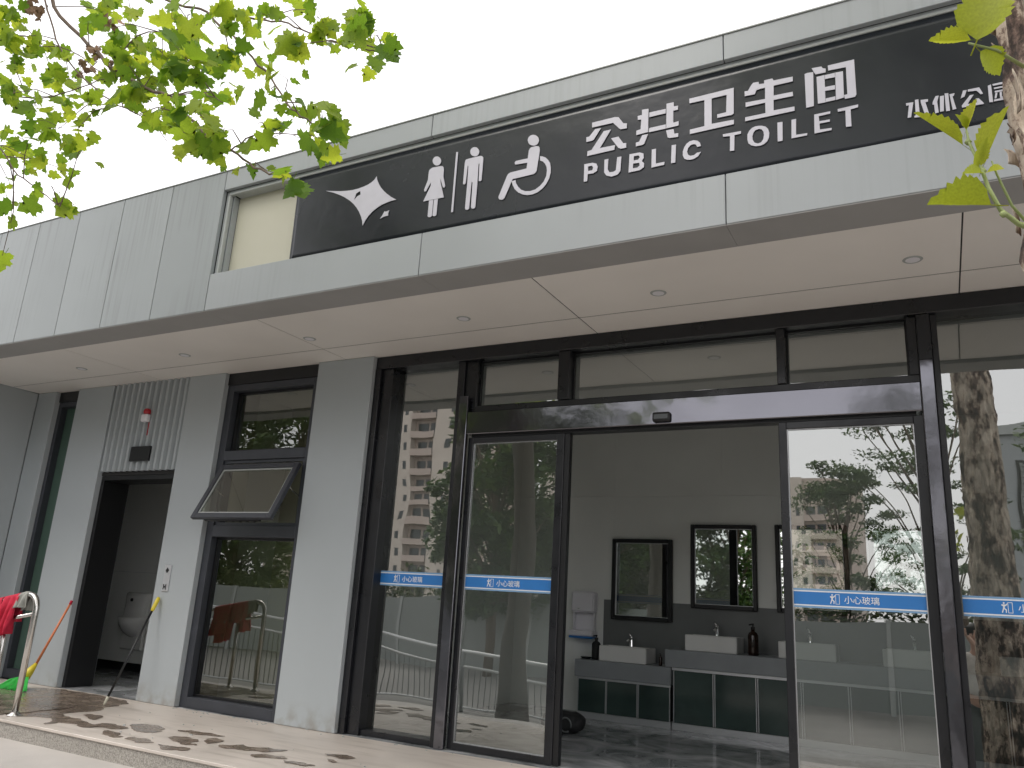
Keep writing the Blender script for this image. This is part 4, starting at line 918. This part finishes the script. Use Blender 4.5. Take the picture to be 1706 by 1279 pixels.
# ================================================================ leaves
HALF = [(0, 0), (.16, -.12), (.30, -.07), (.50, -.05), (.43, .05), (.54, .12), (.46, .19), (.40, .25), (.49, .33), (.63, .41), (.53, .46), (.54, .55), (.42, .56),
        (.31, .55), (.31, .65), (.35, .74), (.22, .78), (.16, .88), (0, 1.05)]
HALF_Y = [(0, 0)] + [(.46 * math.sin(math.pi * (k / 18) ** .85) ** .8 * (1 + (.13 if k % 2 else -.03)), 1.05 * k / 18 + (.035 if k % 2 else 0)) for k in range(1, 18)] + [(0, 1.12)]
def leaf_mesh(name, mat, fold, droop, seed, petiole=.35, HALF=HALF):
    rnd = random.Random(seed)
    out = [(x, y) for x, y in HALF] + [(-x * .97, y * 1.01) for x, y in reversed(HALF[1:-1])]
    out = [(x + rnd.uniform(-.02, .02), y + rnd.uniform(-.02, .02)) for x, y in out]
    def lift(x, y): return fold * abs(x) - droop * (y * y) * .5 + .05 * math.sin(7 * x + seed) * abs(x)
    vs = []; fs = []
    # midrib vertices so that the blade really folds
    rib = [(0, 0), (0, .28), (0, .55), (0, .8), (0, 1.05)]
    n = len(HALF)
    vs = [(x, y, lift(x, y)) for x, y in out]
    rb = len(vs)
    for x, y in rib[1:4]: vs.append((x, y, lift(x, y)))
    r1, r2, r3 = rb, rb + 1, rb + 2
    def fan(idx):
        for a, b in zip(idx[:-1], idx[1:]):
            ym = (out[a][1] + out[b][1]) / 2
            c = r1 if ym < .36 else (r2 if ym < .62 else r3)
            fs.append((a, b, c))
    side = list(range(n))
    for k in range(n - 1):
        a, b = side[k], side[k + 1]
        fs.append((a, b, r1 if k < 8 else (r2 if k < 13 else r3)))
    fs.append((8, r2, r1)); fs.append((13, r3, r2))
    other = [0] + list(range(len(out) - 1, n - 2, -1))
    for k in range(n - 1):
        a, b = other[k], other[k + 1]
        fs.append((b, a, r1 if k < 8 else (r2 if k < 13 else r3)))
    fs.append((r1, r2, other[8])); fs.append((r2, r3, other[13]))
    # petiole
    b0 = len(vs); w = .013
    for y in (0.02, -petiole):
        vs += [(-w, y, lift(0, max(y, 0)) - .0), (w, y, 0), (0, y, w * 1.6)]
    fs += [(b0, b0 + 1, b0 + 4, b0 + 3), (b0 + 1, b0 + 2, b0 + 5, b0 + 4), (b0 + 2, b0, b0 + 3, b0 + 5)]
    me = bpy.data.meshes.new(name); me.from_pydata(vs, [], fs); me.update(); me.materials.append(mat); me.shade_smooth()
    return me
LV = [leaf_mesh('leaf', M['leaf'], f, d, s) for f, d, s in ((.12, .25, 1), (.35, .5, 2), (-.18, .35, 3), (.05, .7, 4), (.5, .2, 5))]

def leaf_matrix(pos, size, rnd, hang=.9):
    # tip mostly hanging outwards and down, blade turned freely about its stalk
    az = rnd.uniform(0, 2 * math.pi); el = rnd.uniform(-1.4, .2) * hang
    d = Vector((math.cos(az) * math.cos(el), math.sin(az) * math.cos(el), math.sin(el)))
    n = Vector((rnd.gauss(-.5, .5), rnd.gauss(.35, .5), .62 + rnd.gauss(0, .35))).normalized()
    x = d.cross(n).normalized(); n = x.cross(d)
    m = Matrix((x, d, n)).transposed().to_4x4()
    return Matrix.Translation(pos) @ m @ Matrix.Scale(size, 4)

# ---- overhanging plane tree on the left (its trunk stands out of the picture, mirrored in the glass)
rt = random.Random(21)
T1 = thing('plane_tree', (-5.0, 1.5, -.55), 'plane tree with bright green leafy branches hanging over the canopy at upper left', 'tree')
def trunk_mesh(pts, rads, n=40, rough=.02, seed=0, sub=6):
    P = []; Rr = []
    for i in range(len(pts) - 1):
        for k in range(sub):
            t_ = k / sub; P.append(Vector(pts[i]).lerp(Vector(pts[i + 1]), t_)); Rr.append(rads[i] * (1 - t_) + rads[i + 1] * t_)
    P.append(Vector(pts[-1])); Rr.append(rads[-1])
    mb = MB(); base = 0
    for i, (p_, r_) in enumerate(zip(P, Rr)):
        for k in range(n):
            a = 2 * math.pi * k / n
            q = Vector((math.cos(a), math.sin(a), p_.z * 1.0))
            f = 1 + .10 * noise.noise(Vector((q.x * 1.5, q.y * 1.5, p_.z * 1.3 + seed)))
            d = noise.noise(Vector((q.x * 5, q.y * 5, p_.z * 5 + seed))); d2 = noise.noise(Vector((q.x * 14, q.y * 14, p_.z * 11 + seed)))
            step = .5 * (math.floor(d * 5) / 5) + .25 * d2
            rr = r_ * f + rough * step
            mb.v.append((p_.x + rr * math.cos(a), p_.y + rr * math.sin(a), p_.z))
    for i in range(len(P) - 1):
        for k in range(n):
            a0 = i * n + k; a1 = i * n + (k + 1) % n
            mb.f.append((a0, a1, a1 + n, a0 + n))
    return mb
trunk_mesh([(-5.0, 1.5, -.66), (-5.03, 1.5, .6), (-4.95, 1.52, 2.0), (-5.08, 1.5, 3.3), (-5.2, 1.6, 4.6), (-5.6, 1.4, 6.2), (-6.0, 1.4, 7.6)],
           [.22, .17, .155, .15, .13, .09, .04], 28, .02, 5).build('trunk', M['bark_dark'], T1, smooth=True)
mb = MB()
mb.tube([(-5.15, 1.55, 4.0), (-5.35, 2.0, 4.75), BOUGHS[0][0][0]], [.07, .045, .024], 10)
mb.tube([(-5.2, 1.6, 4.6), (-4.9, 2.2, 5.2), BOUGHS[1][0][0]], [.05, .03, .015], 10)
for k in (3, 4, 5, 9):
    mb.tube([(-5.35, 2.0, 4.75), BOUGHS[k][0][0]], [.02, .01], 8)
mb.build('limb', M['twig'], T1, smooth=True)
def catmull(pl, sub=4):
    P = [Vector(p) for p in pl]; out = []
    for i in range(len(P) - 1):
        p0 = P[max(i - 1, 0)]; p1 = P[i]; p2 = P[i + 1]; p3 = P[min(i + 2, len(P) - 1)]
        for k in range(sub):
            t_ = k / sub
            out.append(.5 * ((2 * p1) + (p2 - p0) * t_ + (2 * p0 - 5 * p1 + 4 * p2 - p3) * t_ ** 2 + (3 * p1 - p0 - 3 * p2 + p3) * t_ ** 3))
    out.append(P[-1]); return out
bpts = []
for pl, r in BOUGHS:
    c = catmull(pl); n_ = len(c)
    c = [p + Vector((rt.uniform(-1, 1), 0, rt.uniform(-1, 1))) * .008 for p in c]
    MB().tube(c, [r * .55 * (1 - .75 * i / n_) + .0015 for i in range(n_)], 8).build('branch', M['twig'], T1, smooth=True)
    bpts += c
tw = MB(); leaves = []
for (x, y, z, rx, rz, n_) in LEAF_CLUSTERS:
    c = Vector((x, y, z))
    b = min(bpts, key=lambda p: (p - c).length)
    mid = b.lerp(c, .5) + Vector((rt.uniform(-.03, .03), rt.uniform(-.03, .03), .03))
    tw.tube([b, mid, c], [.004, .003, .002], 5)
    n_ = int(n_ * 1.08 + .5) if n_ > 3 else int(n_)
    for i in range(n_):
        a = rt.uniform(0, 6.283); q = math.sqrt(rt.random())
        pos = c + Vector((math.cos(a) * rx * q, rt.gauss(0, .08), math.sin(a) * rz * q))
        size = rt.choice((.05, .07, .085, .10)) * rt.uniform(.9, 1.2) * (1.15 if n_ < 4 else 1)
        leaves.append((size, leaf_matrix(pos, size, rt)))
        if rt.random() < .25:
            tw.tube([c, c.lerp(pos, .5) + Vector((0, 0, .012)), leaves[-1][1] @ Vector((0, -.35, 0))], [.0018, .0015, .001], 4)
tag(tw.build('twigs', M['twig'], T1), kind='stuff')
leaves.sort(key=lambda t_: -t_[0])
ORGT = Matrix.Translation(-ORG[T1.name])
for size, m in leaves[:298]:
    o = bpy.data.objects.new('leaf', rt.choice(LV)); C.objects.link(o); o.parent = T1; o.matrix_parent_inverse = ORGT; o.matrix_basis = m
def joined(name, meshes, mats, parent, mat):
    vs = []; fs = []
    for me, m in zip(meshes, mats):
        b = len(vs); vs += [tuple(m @ v.co) for v in me.vertices]; fs += [tuple(i + b for i in p.vertices) for p in me.polygons]
    mb = MB(); mb.v = vs; mb.f = fs
    me = mb.mesh(name); me.materials.append(mat); me.shade_smooth()
    return tag(link(bpy.data.objects.new(name, me), parent), kind='stuff')
rest = [m for s_, m in leaves[298:]]
for i in range(1500):      # the crown that goes on above the picture
    a = rt.uniform(0, 6.283); q = rt.random() ** .5
    rest.append(leaf_matrix(Vector((-5.6 + 2.6 * q * math.cos(a), 1.2 + 2.2 * q * math.sin(a), max(6.2, 6.9 + 1.3 * rt.gauss(0, .5)))), rt.uniform(.08, .13), rt))
joined('foliage', [rt.choice(LV) for _ in rest], rest, T1, M['leaf'])
# dry seed balls and withered leaves near the upper left corner
for (x, y, z) in ((-5.32, 2.45, 4.93), (-5.22, 2.42, 4.86), (-4.55, 2.5, 4.36), (-4.42, 2.5, 4.52), (-4.36, 2.5, 4.18), (-4.64, 2.5, 4.26)):
    ms = [leaf_matrix(Vector((x, y, z)) + Vector((rt.gauss(0, .03), rt.gauss(0, .03), rt.gauss(0, .03))), rt.uniform(.03, .055), rt) for _ in range(9)]
    joined('withered_leaves', [LV[2 + 2 * (k % 2)] for k in range(9)], ms, T1, M['withered'])

# ---- plane tree trunk at the right edge, with young shoots
T2 = thing('plane_tree', (.40, 1.85, -.40), 'plane tree trunk with flaking bark and yellow green shoots at the right edge', 'tree')
trunk_mesh([(.42, 1.85, -.5), (.41, 1.85, .5), (.41, 1.85, 1.4), (.405, 1.85, 2.2), (.40, 1.85, 3.0), (.36, 1.8, 4.2), (.30, 1.7, 5.6), (.2, 1.6, 7.0)],
           [.25, .205, .197, .195, .19, .17, .13, .05], 140, .05, 2, sub=26).build('trunk', M['bark'], T2, smooth=True)
# loose bark flakes curling off the trunk
for i in range(26):
    a = rt.uniform(math.radians(150), math.radians(300)); z = rt.uniform(1.98, 2.7)
    r0 = .200; w = rt.uniform(.08, .18); h = rt.uniform(.03, .09); curl = rt.uniform(.004, .012)
    mb = MB(); vs = []; fs = []
    for j in range(6):
        for k in range(5):
            u = k / 4 - .5; v_ = j / 5
            aa = a + u * w * (1 + .4 * noise.noise(Vector((v_ * 3, i, 0)))); rr = r0 + .004 + curl * (v_ - .5) ** 2 * 4 * (1 if v_ > .5 else .3) + curl * 1.2 * max(0, u) * 2
            vs.append((.41 + rr * math.cos(aa), 1.85 + rr * math.sin(aa), z + h * (v_ - .5) + .01 * noise.noise(Vector((u * 4, i, 3)))))
    for j in range(5):
        for k in range(4):
            q = j * 5 + k; fs.append((q, q + 1, q + 6, q + 5))
    mb.poly(vs, fs); o = mb.build('bark_flake', M['bark'], T2, smooth=True)
    so = o.modifiers.new('solid', 'SOLIDIFY'); so.thickness = .002
YL = leaf_mesh('leaf', M['leaf_young'], .45, .25, 11, .28, HALF_Y)
YL2 = leaf_mesh('leaf', M['leaf_young'], 1.0, .12, 12, .28, HALF_Y)
ORG2 = Matrix.Translation(-ORG[T2.name])
def aimed_leaf(base, tip, nrm, mesh, wide=1.0):
    base = Vector(base); tip = Vector(tip); d = tip - base; L_ = d.length; d.normalize()
    n = Vector(nrm); x = d.cross(n).normalized(); n = x.cross(d)
    m = Matrix.Translation(base) @ Matrix((x, d, n)).transposed().to_4x4() @ Matrix.Diagonal((L_ * wide, L_, L_ * wide, 1))
    o = bpy.data.objects.new('leaf', mesh); C.objects.link(o); o.parent = T2; o.matrix_parent_inverse = ORG2; o.matrix_basis = m
aimed_leaf((.138, 1.6, 1.893), (.040, 1.57, 1.902), (0, .47, 1.33), YL2, .78)
aimed_leaf((.102, 1.6, 2.030), (.030, 1.57, 2.098), (.75, .35, .95), YL2, .36)
aimed_leaf((.135, 1.6, 1.985), (.176, 1.58, 2.075), (-.9, .45, .35), YL2, .50)
aimed_leaf((.118, 1.6, 1.975), (.140, 1.58, 2.02), (.3, -.85, -.35), YL, .5)
aimed_leaf((.135, 1.6, 2.262), (.066, 1.57, 2.262), (0, .5, 1.25), YL2, .52)
aimed_leaf((.145, 1.6, 2.258), (.190, 1.56, 2.345), (-.45, -.85, -.25), YL, 1.1)
aimed_leaf((.15, 1.62, 2.245), (.185, 1.66, 2.215), (-.3, -.9, .3), YL, 1.0)
aimed_leaf((.110, 1.6, 2.062), (.129, 1.58, 2.108), (-.4, -.8, .1), YL2, .5)
aimed_leaf((.110, 1.6, 2.062), (.095, 1.58, 2.086), (.4, -.8, .1), YL2, .6)
aimed_leaf((.130, 1.6, 1.965), (.100, 1.58, 1.962), (.1, -.9, .4), YL, .9)
aimed_leaf((.135, 1.6, 1.962), (.158, 1.58, 1.957), (.1, -.9, .4), YL, .9)
MB().tube([(.215, 1.68, 1.862), (.180, 1.64, 1.866), (.152, 1.61, 1.885), (.136, 1.6, 1.93), (.128, 1.6, 1.972), (.112, 1.6, 2.035), (.110, 1.6, 2.065)],
          [.006, .005, .0042, .0036, .0033, .0026, .0016], 8).build('shoot', M['stem_green'], T2, smooth=True)
MB().tube([(.205, 1.68, 1.872), (.172, 1.62, 1.895), (.152, 1.6, 1.955), (.146, 1.6, 1.985)], [.003, .0028, .0022, .0015], 8).build('shoot', M['stem_green'], T2, smooth=True)
MB().tube([(.23, 1.70, 2.24), (.18, 1.63, 2.245), (.13, 1.6, 2.256)], [.004, .003, .002], 8).build('shoot', M['stem_green'], T2, smooth=True)
for zz, xx in ((1.872, .155), (1.968, .130), (2.036, .111)):
    MB().lathe(xx, 1.603, [(zz - .006, .003), (zz, .0068), (zz + .006, .004)], 8).build('bud', M['stem_green'], T2, smooth=True)
cr = []
for i in range(1500):
    a = rt.uniform(0, 6.283); q = rt.random() ** .5
    cr.append(leaf_matrix(Vector((.4 + 2.2 * q * math.cos(a), 1.0 + 1.9 * q * math.sin(a), 6.7 + 1.2 * rt.gauss(0, .5))), rt.uniform(.09, .14), rt))
joined('crown', [rt.choice(LV) for _ in cr], cr, T2, M['leaf'])
lm = MB()
for a in range(6):
    an = a * 1.05; lm.tube([(.30, 1.7, 4.6 + .3 * a), (.3 + .9 * math.cos(an), 1.6 + .8 * math.sin(an), 5.9 + .2 * a), (.3 + 1.8 * math.cos(an), 1.4 + 1.5 * math.sin(an), 6.7 + .15 * a)], [.06, .035, .012], 8)
lm.build('limb', M['bark'], T2, smooth=True)

# ================================================================ what stands behind the photographer (mirrored in the glass)
def crown_mesh(name, clumps, per, spread, leaf, mat, seed, flat=1.0):
    """clumps: list of (x,y,z,r)"""
    r_ = random.Random(seed); vs = []; fs = []
    for (cx, cy, cz, cr_) in clumps:
        for _ in range(per):
            d = Vector((r_.gauss(0, 1), r_.gauss(0, 1), r_.gauss(0, 1))).normalized() * cr_ * r_.random() ** .45
            p = Vector((cx + d.x, cy + d.y, cz + d.z * flat))
            u = Vector((r_.gauss(0, 1), r_.gauss(0, 1), r_.gauss(0, .6))).normalized(); w = u.cross(Vector((r_.gauss(0, .5), r_.gauss(0, .5), 1))).normalized()
            s_ = leaf * r_.uniform(.7, 1.3); b = len(vs)
            vs += [tuple(p - u * s_), tuple(p + w * s_ * .45), tuple(p + u * s_), tuple(p - w * s_ * .45)]
            fs.append((b, b + 1, b + 2, b + 3))
    me = bpy.data.meshes.new(name); me.from_pydata(vs, [], fs); me.update(); me.materials.append(mat)
    return me
def back_tree(x, y, z0, h, cr_r, label, nclump, per, leaf, seed, tr=.14, zc=None, flat=.8, lean=0.0, low=.35):
    t = thing('broadleaf_tree', (x, y, z0), label, 'tree', 'trees mirrored in the glass')
    r_ = random.Random(seed); tb = MB(); cl = []
    topz = z0 + h
    tb.tube([(x, y, z0), (x + lean * .3, y, z0 + h * .3), (x + lean, y + .1, z0 + h * .62), (x + lean * 1.2, y, z0 + h * .9)], [tr, tr * .8, tr * .5, tr * .15], 10)
    for i in range(nclump):
        a = r_.uniform(0, 6.283); q = r_.random() ** .5; zz = r_.uniform(low, 1.0)
        w = cr_r * (1 - abs(zz - .6) * 1.1)
        c = (x + lean + w * q * math.cos(a), y + w * q * math.sin(a) * .9, z0 + h * zz)
        cl.append((*c, cr_r * r_.uniform(.16, .30)))
        if i % 2 == 0:
            s_ = Vector((x + lean * .8, y, z0 + h * max(.25, zz - .28)))
            m_ = s_.lerp(Vector(c), .55) + Vector((0, 0, .15)); tb.tube([s_, m_, c], [tr * .28, tr * .16, .012], 6)
    tb.build('trunk', M['twig'], t, smooth=True)
    me = crown_mesh('crown', cl, per, 1, leaf, M['leaf_far'], seed + 1, flat)
    tag(link(bpy.data.objects.new('crown', me), t), kind='stuff')
back_tree(-9.7, -6.2, -.65, 6.8, 2.0, 'dense dark green tree before the grey hoarding', 110, 150, .11, 31, low=.22)
back_tree(-12.9, -10.4, -.65, 4.6, 1.2, 'smaller open tree left of the dense dark one', 26, 90, .09, 32)
back_tree(-8.3, -9.0, -.65, 7.0, 2.4, 'dark tree right of the densest one before the hoarding', 90, 140, .11, 33, low=.2)
back_tree(-2.1, -8.6, -.65, 5.2, 1.35, 'small layered tree standing before the pale sky', 60, 170, .05, 34, tr=.07, flat=.5, lean=.25)
back_tree(.3, -7.2, -.65, 7.0, 1.7, 'slender forked tree with sparse layered leaves', 60, 130, .05, 35, tr=.10, flat=.3, lean=-.5)
back_tree(3.4, -6.0, -.65, 6.5, 2.3, 'leafy tree in front of the grey annex building', 40, 110, .09, 36, tr=.15, flat=.5)
back_tree(-5.7, -8.8, -.65, 5.8, 2.1, 'bushy dark tree standing opposite the automatic door', 110, 130, .10, 39, low=.2)
back_tree(-24.5, -9.0, -.65, 9.5, 4.2, 'broad tree far along the hoarding on the left', 120, 130, .15, 37, low=.08)
back_tree(-19.6, -9.6, -.65, 9.0, 3.2, 'round tree beside the broad one along the hoarding', 110, 130, .14, 38, low=.08)
cl = [(x, -8.1 + random.uniform(-.3, .3), 1.0 + random.uniform(-.4, .5), .6) for x in [-26 + .55 * i for i in range(64)]]
me = crown_mesh('hedge', cl, 240, 1, .08, M['leaf_hedge'], 9)
tag(link(bpy.data.objects.new('hedge', me)), 'uneven green hedge growing behind the grey hoarding', 'hedge', kind='stuff')

fence = thing('hoarding_fence', (-9, -7.0, -.65), 'long grey sheet metal hoarding with flat posts', 'fence')
for i in range(17):
    a = -27 + i * 2.0
    hz = 1.09 + .02 * math.sin(i * 2.1)
    box('hoarding_panel', M['hoarding'], fence, a + .05, a + 1.95, -7.02, -6.98, -.60, hz)
    box('post', M['trim_light'], fence, a - .045, a + .045, -7.04, -6.96, -.649, hz + .03)

rl = thing('ramp_railing', (-9, -.5, -.65), 'pale double ramp railing with thin dark balusters', 'railing')
zt = lambda x: .46 - (x + 8.95) * .085
MB().tube([(-15.5, -.5, zt(-15.5)), (-4.4, -.5, zt(-4.4)), (-4.3, -.5, zt(-4.4) - .08), (-4.3, -.5, -.64)], .028, 10).build('top_rail', M['rail_white'], rl, smooth=True)
MB().tube([(-15.5, -.5, zt(-15.5) - .24), (-4.3, -.5, zt(-4.3) - .24)], .022, 10).build('middle_rail', M['rail_white'], rl, smooth=True)
MB().tube([(-15.5, -.5, -.50), (-4.3, -.5, -.60)], .018, 8).build('bottom_rail', M['rail_white'], rl, smooth=True)
bal = MB()
for i in range(100):
    x = -15.4 + i * .112; bal.tube([(x, -.5, -.55), (x, -.5, zt(x) - .24)], .008, 5)
bal.build('baluster', M['rail_grey'], rl); 
for x in (-15.4, -12.6, -9.8, -7.0):
    MB().tube([(x, -.5, -.649), (x, -.5, zt(x))], .03, 10).build('post', M['rail_grey'], rl, smooth=True)

def tower(x0, x1, y, ztop, label, bay=4.4, z0=-.65):
    t = thing('apartment_tower', ((x0 + x1) / 2, y - 6, z0), label, 'apartment tower', 'distant apartment towers')
    box('wall', M['tower'], t, x0, x1, y - 14, y - 1.2, z0, ztop)
    nb = int((x1 - x0) / bay); piers = MB(); win = MB(); slab = MB(); fl = 3.05; nf = int((ztop - 1) / fl)
    for i in range(nb):
        a = x0 + i * bay
        if i % 2 == 0:
            piers.box(a, a + bay * .98, y - 1.19, y, z0, ztop - (i % 4) * .6)
            for k in range(nf):
                win.box(a + bay * .62, a + bay * .62 + .75, y - .02, y + .03, .9 + k * fl, 2.2 + k * fl)
        else:
            for k in range(nf):
                slab.box(a, a + bay * .98, y - 1.19, y + .25, k * fl, k * fl + .22)
                slab.box(a, a + bay * .98, y + .18, y + .24, k * fl + .22, k * fl + 1.05)
                win.box(a + .3, a + bay * .45, y - 1.22, y - 1.15, .3 + k * fl, 2.5 + k * fl)
                win.box(a + bay * .55, a + bay * .9, y - 1.22, y - 1.15, .3 + k * fl, 2.5 + k * fl)
    tag(piers.build('pier', M['tower_light'], t)); tag(slab.build('balcony', M['tower'], t)); tag(win.build('window', M['glass_dark'], t))
tower(-92, -62, -99, 44, 'tall beige apartment tower with stacked balconies')
tower(-56, -42, -104, 24, 'lower pinkish apartment block right of the tall tower')
tower(-25, -13, -140, 25, 'pale apartment block far off beyond the small tree')

an = thing('annex_building', (4.5, -22, -.65), 'grey annex with a perforated dark screen', 'building')
box('wall', M['facade'], an, .8, 14, -30, -20, -.65, 7.6)
box('roof_edge', M['trim_light'], an, .6, 14.2, -30.1, -19.8, 7.61, 8.0)
pm = MB()
for i in range(30): pm.box(2.2 + i * .22, 2.3 + i * .22, -19.93, -19.88, 3.6, 6.6)
for j in range(14): pm.box(2.2, 8.7, -19.87, -19.84, 3.6 + j * .22, 3.68 + j * .22)
box('screen_backing', M['black'], an, 2.1, 8.8, -19.995, -19.95, 3.5, 6.7)
tag(pm.build('perforated_screen', M['hoarding'], an))

# ---- the photographer, standing on the lower paving beside the trunk
pr = thing('person', (.24, -.34, -.65), 'person in a pale shirt and grey trousers holding up a phone', 'person')
def skin_body(name, verts, edges, radii, mat, parent, root=0):
    me = bpy.data.meshes.new(name); me.from_pydata(verts, edges, []); o = bpy.data.objects.new(name, me); link(o, parent)
    sk = o.modifiers.new('skin', 'SKIN'); me.skin_vertices.new() if not me.skin_vertices else None
    for i, r in enumerate(radii):
        me.skin_vertices[0].data[i].radius = (r, r) if not isinstance(r, tuple) else r
    me.skin_vertices[0].data[root].use_root = True
    ss = o.modifiers.new('sub', 'SUBSURF'); ss.levels = 2; ss.render_levels = 2
    dg = bpy.context.evaluated_depsgraph_get()
    m2 = bpy.data.meshes.new_from_object(o.evaluated_get(dg)); o.modifiers.clear(); o.data = m2; m2.name = name
    m2.materials.clear(); m2.materials.append(mat); m2.shade_smooth()
    return o
px, py, pz = .24, -.34, -.65
V = [(px, py, pz + .92), (px, py - .01, pz + 1.12), (px, py + .01, pz + 1.35), (px, py, pz + 1.47), (px, py + .02, pz + 1.56), (px, py + .03, pz + 1.66), (px, py + .02, pz + 1.74),
     (px - .17, py, pz + 1.40), (px - .26, py + .10, pz + 1.33), (px - .30, py + .22, pz + 1.56), (px - .29, py + .25, pz + 1.68),
     (px + .17, py, pz + 1.40), (px + .20, py + .12, pz + 1.30), (px - .02, py + .27, pz + 1.56), (px - .10, py + .28, pz + 1.66),
     (px - .09, py, pz + .86), (px - .10, py + .02, pz + .47), (px - .10, py - .02, pz + .09), (px - .11, py + .10, pz + .04),
     (px + .09, py, pz + .86), (px + .10, py + .02, pz + .47), (px + .11, py - .02, pz + .09), (px + .12, py + .10, pz + .04)]
E_ = [(0, 1), (1, 2), (2, 3), (3, 4), (4, 5), (5, 6), (2, 7), (7, 8), (8, 9), (9, 10), (2, 11), (11, 12), (12, 13), (13, 14), (0, 15), (15, 16), (16, 17), (17, 18), (0, 19), (19, 20), (20, 21), (21, 22)]
R_ = [(.15, .10), (.13, .095), (.15, .10), .055, .07, .085, .06, .055, .042, .032, .03, .055, .042, .032, .03, .085, .058, .04, .035, .085, .058, .04, .035]
skin_body('body', V, E_, R_, M['skin'], pr)
shirt = [V[i] for i in (0, 1, 2, 7, 11)] + [(px - .25, py + .08, pz + 1.34), (px + .195, py + .10, pz + 1.31)]
skin_body('shirt', shirt, [(0, 1), (1, 2), (2, 3), (2, 4), (3, 5), (4, 6)], [(.18, .13), (.165, .125), (.175, .125), .08, .08, .065, .065], M['shirt'], pr)
tr_ = [(px, py, pz + .95), V[15], V[16], V[17], V[19], V[20], V[21]]
skin_body('trousers', tr_, [(0, 1), (1, 2), (2, 3), (0, 4), (4, 5), (5, 6)], [(.16, .12), .11, .085, .07, .11, .085, .07], M['trousers'], pr)
bm = bmesh.new(); bmesh.ops.create_uvsphere(bm, u_segments=20, v_segments=14, radius=.108)
for v in bm.verts:
    v.co.y = v.co.y * 1.08 - .018; v.co.z *= 1.12
    if v.co.y > .03 and v.co.z < .04: v.co.y = .03
bmesh.ops.translate(bm, verts=bm.verts, vec=(px, py + .01, pz + 1.70))
me = bpy.data.meshes.new('hair'); bm.to_mesh(me); bm.free(); me.materials.append(M['hair']); me.shade_smooth()
link(bpy.data.objects.new('hair', me), pr)
for sx in (-.03, .03):
    MB().lathe(px + sx, py + .113, [(pz + 1.665, .004), (pz + 1.671, .010), (pz + 1.677, .004)], 8).build('eye', M['hair'], pr)
MB().tube([(px, py + .10, pz + 1.665), (px, py + .132, pz + 1.64), (px, py + .105, pz + 1.632)], [.008, .012, .008], 8).build('nose', M['skin'], pr, smooth=True)
def hand(cx, cy, cz, s):
    for i in range(4):
        MB().tube([(cx, cy, cz - .01 + .018 * i), (cx + s * .02, cy + .035, cz - .01 + .019 * i), (cx + s * .055, cy + .03, cz - .008 + .019 * i)], [.011, .010, .008], 8).build('finger', M['skin'], pr, smooth=True)
    MB().tube([(cx, cy, cz - .02), (cx + s * .03, cy - .015, cz - .03), (cx + s * .05, cy - .012, cz - .015)], [.013, .012, .009], 8).build('thumb', M['skin'], pr, smooth=True)
hand(px - .29, py + .26, pz + 1.70, 1); hand(px - .10, py + .28, pz + 1.69, -1)
ph = box('phone', M['black'], None, .055, .225, -.055, -.046, 1.035, 1.115, bevel=.004)
tag(ph, 'dark smartphone held up by the person in the pale shirt', 'phone')
box('camera_lens', M['glass_dark'], ph, .07, .10, -.0455, -.043, 1.08, 1.105)
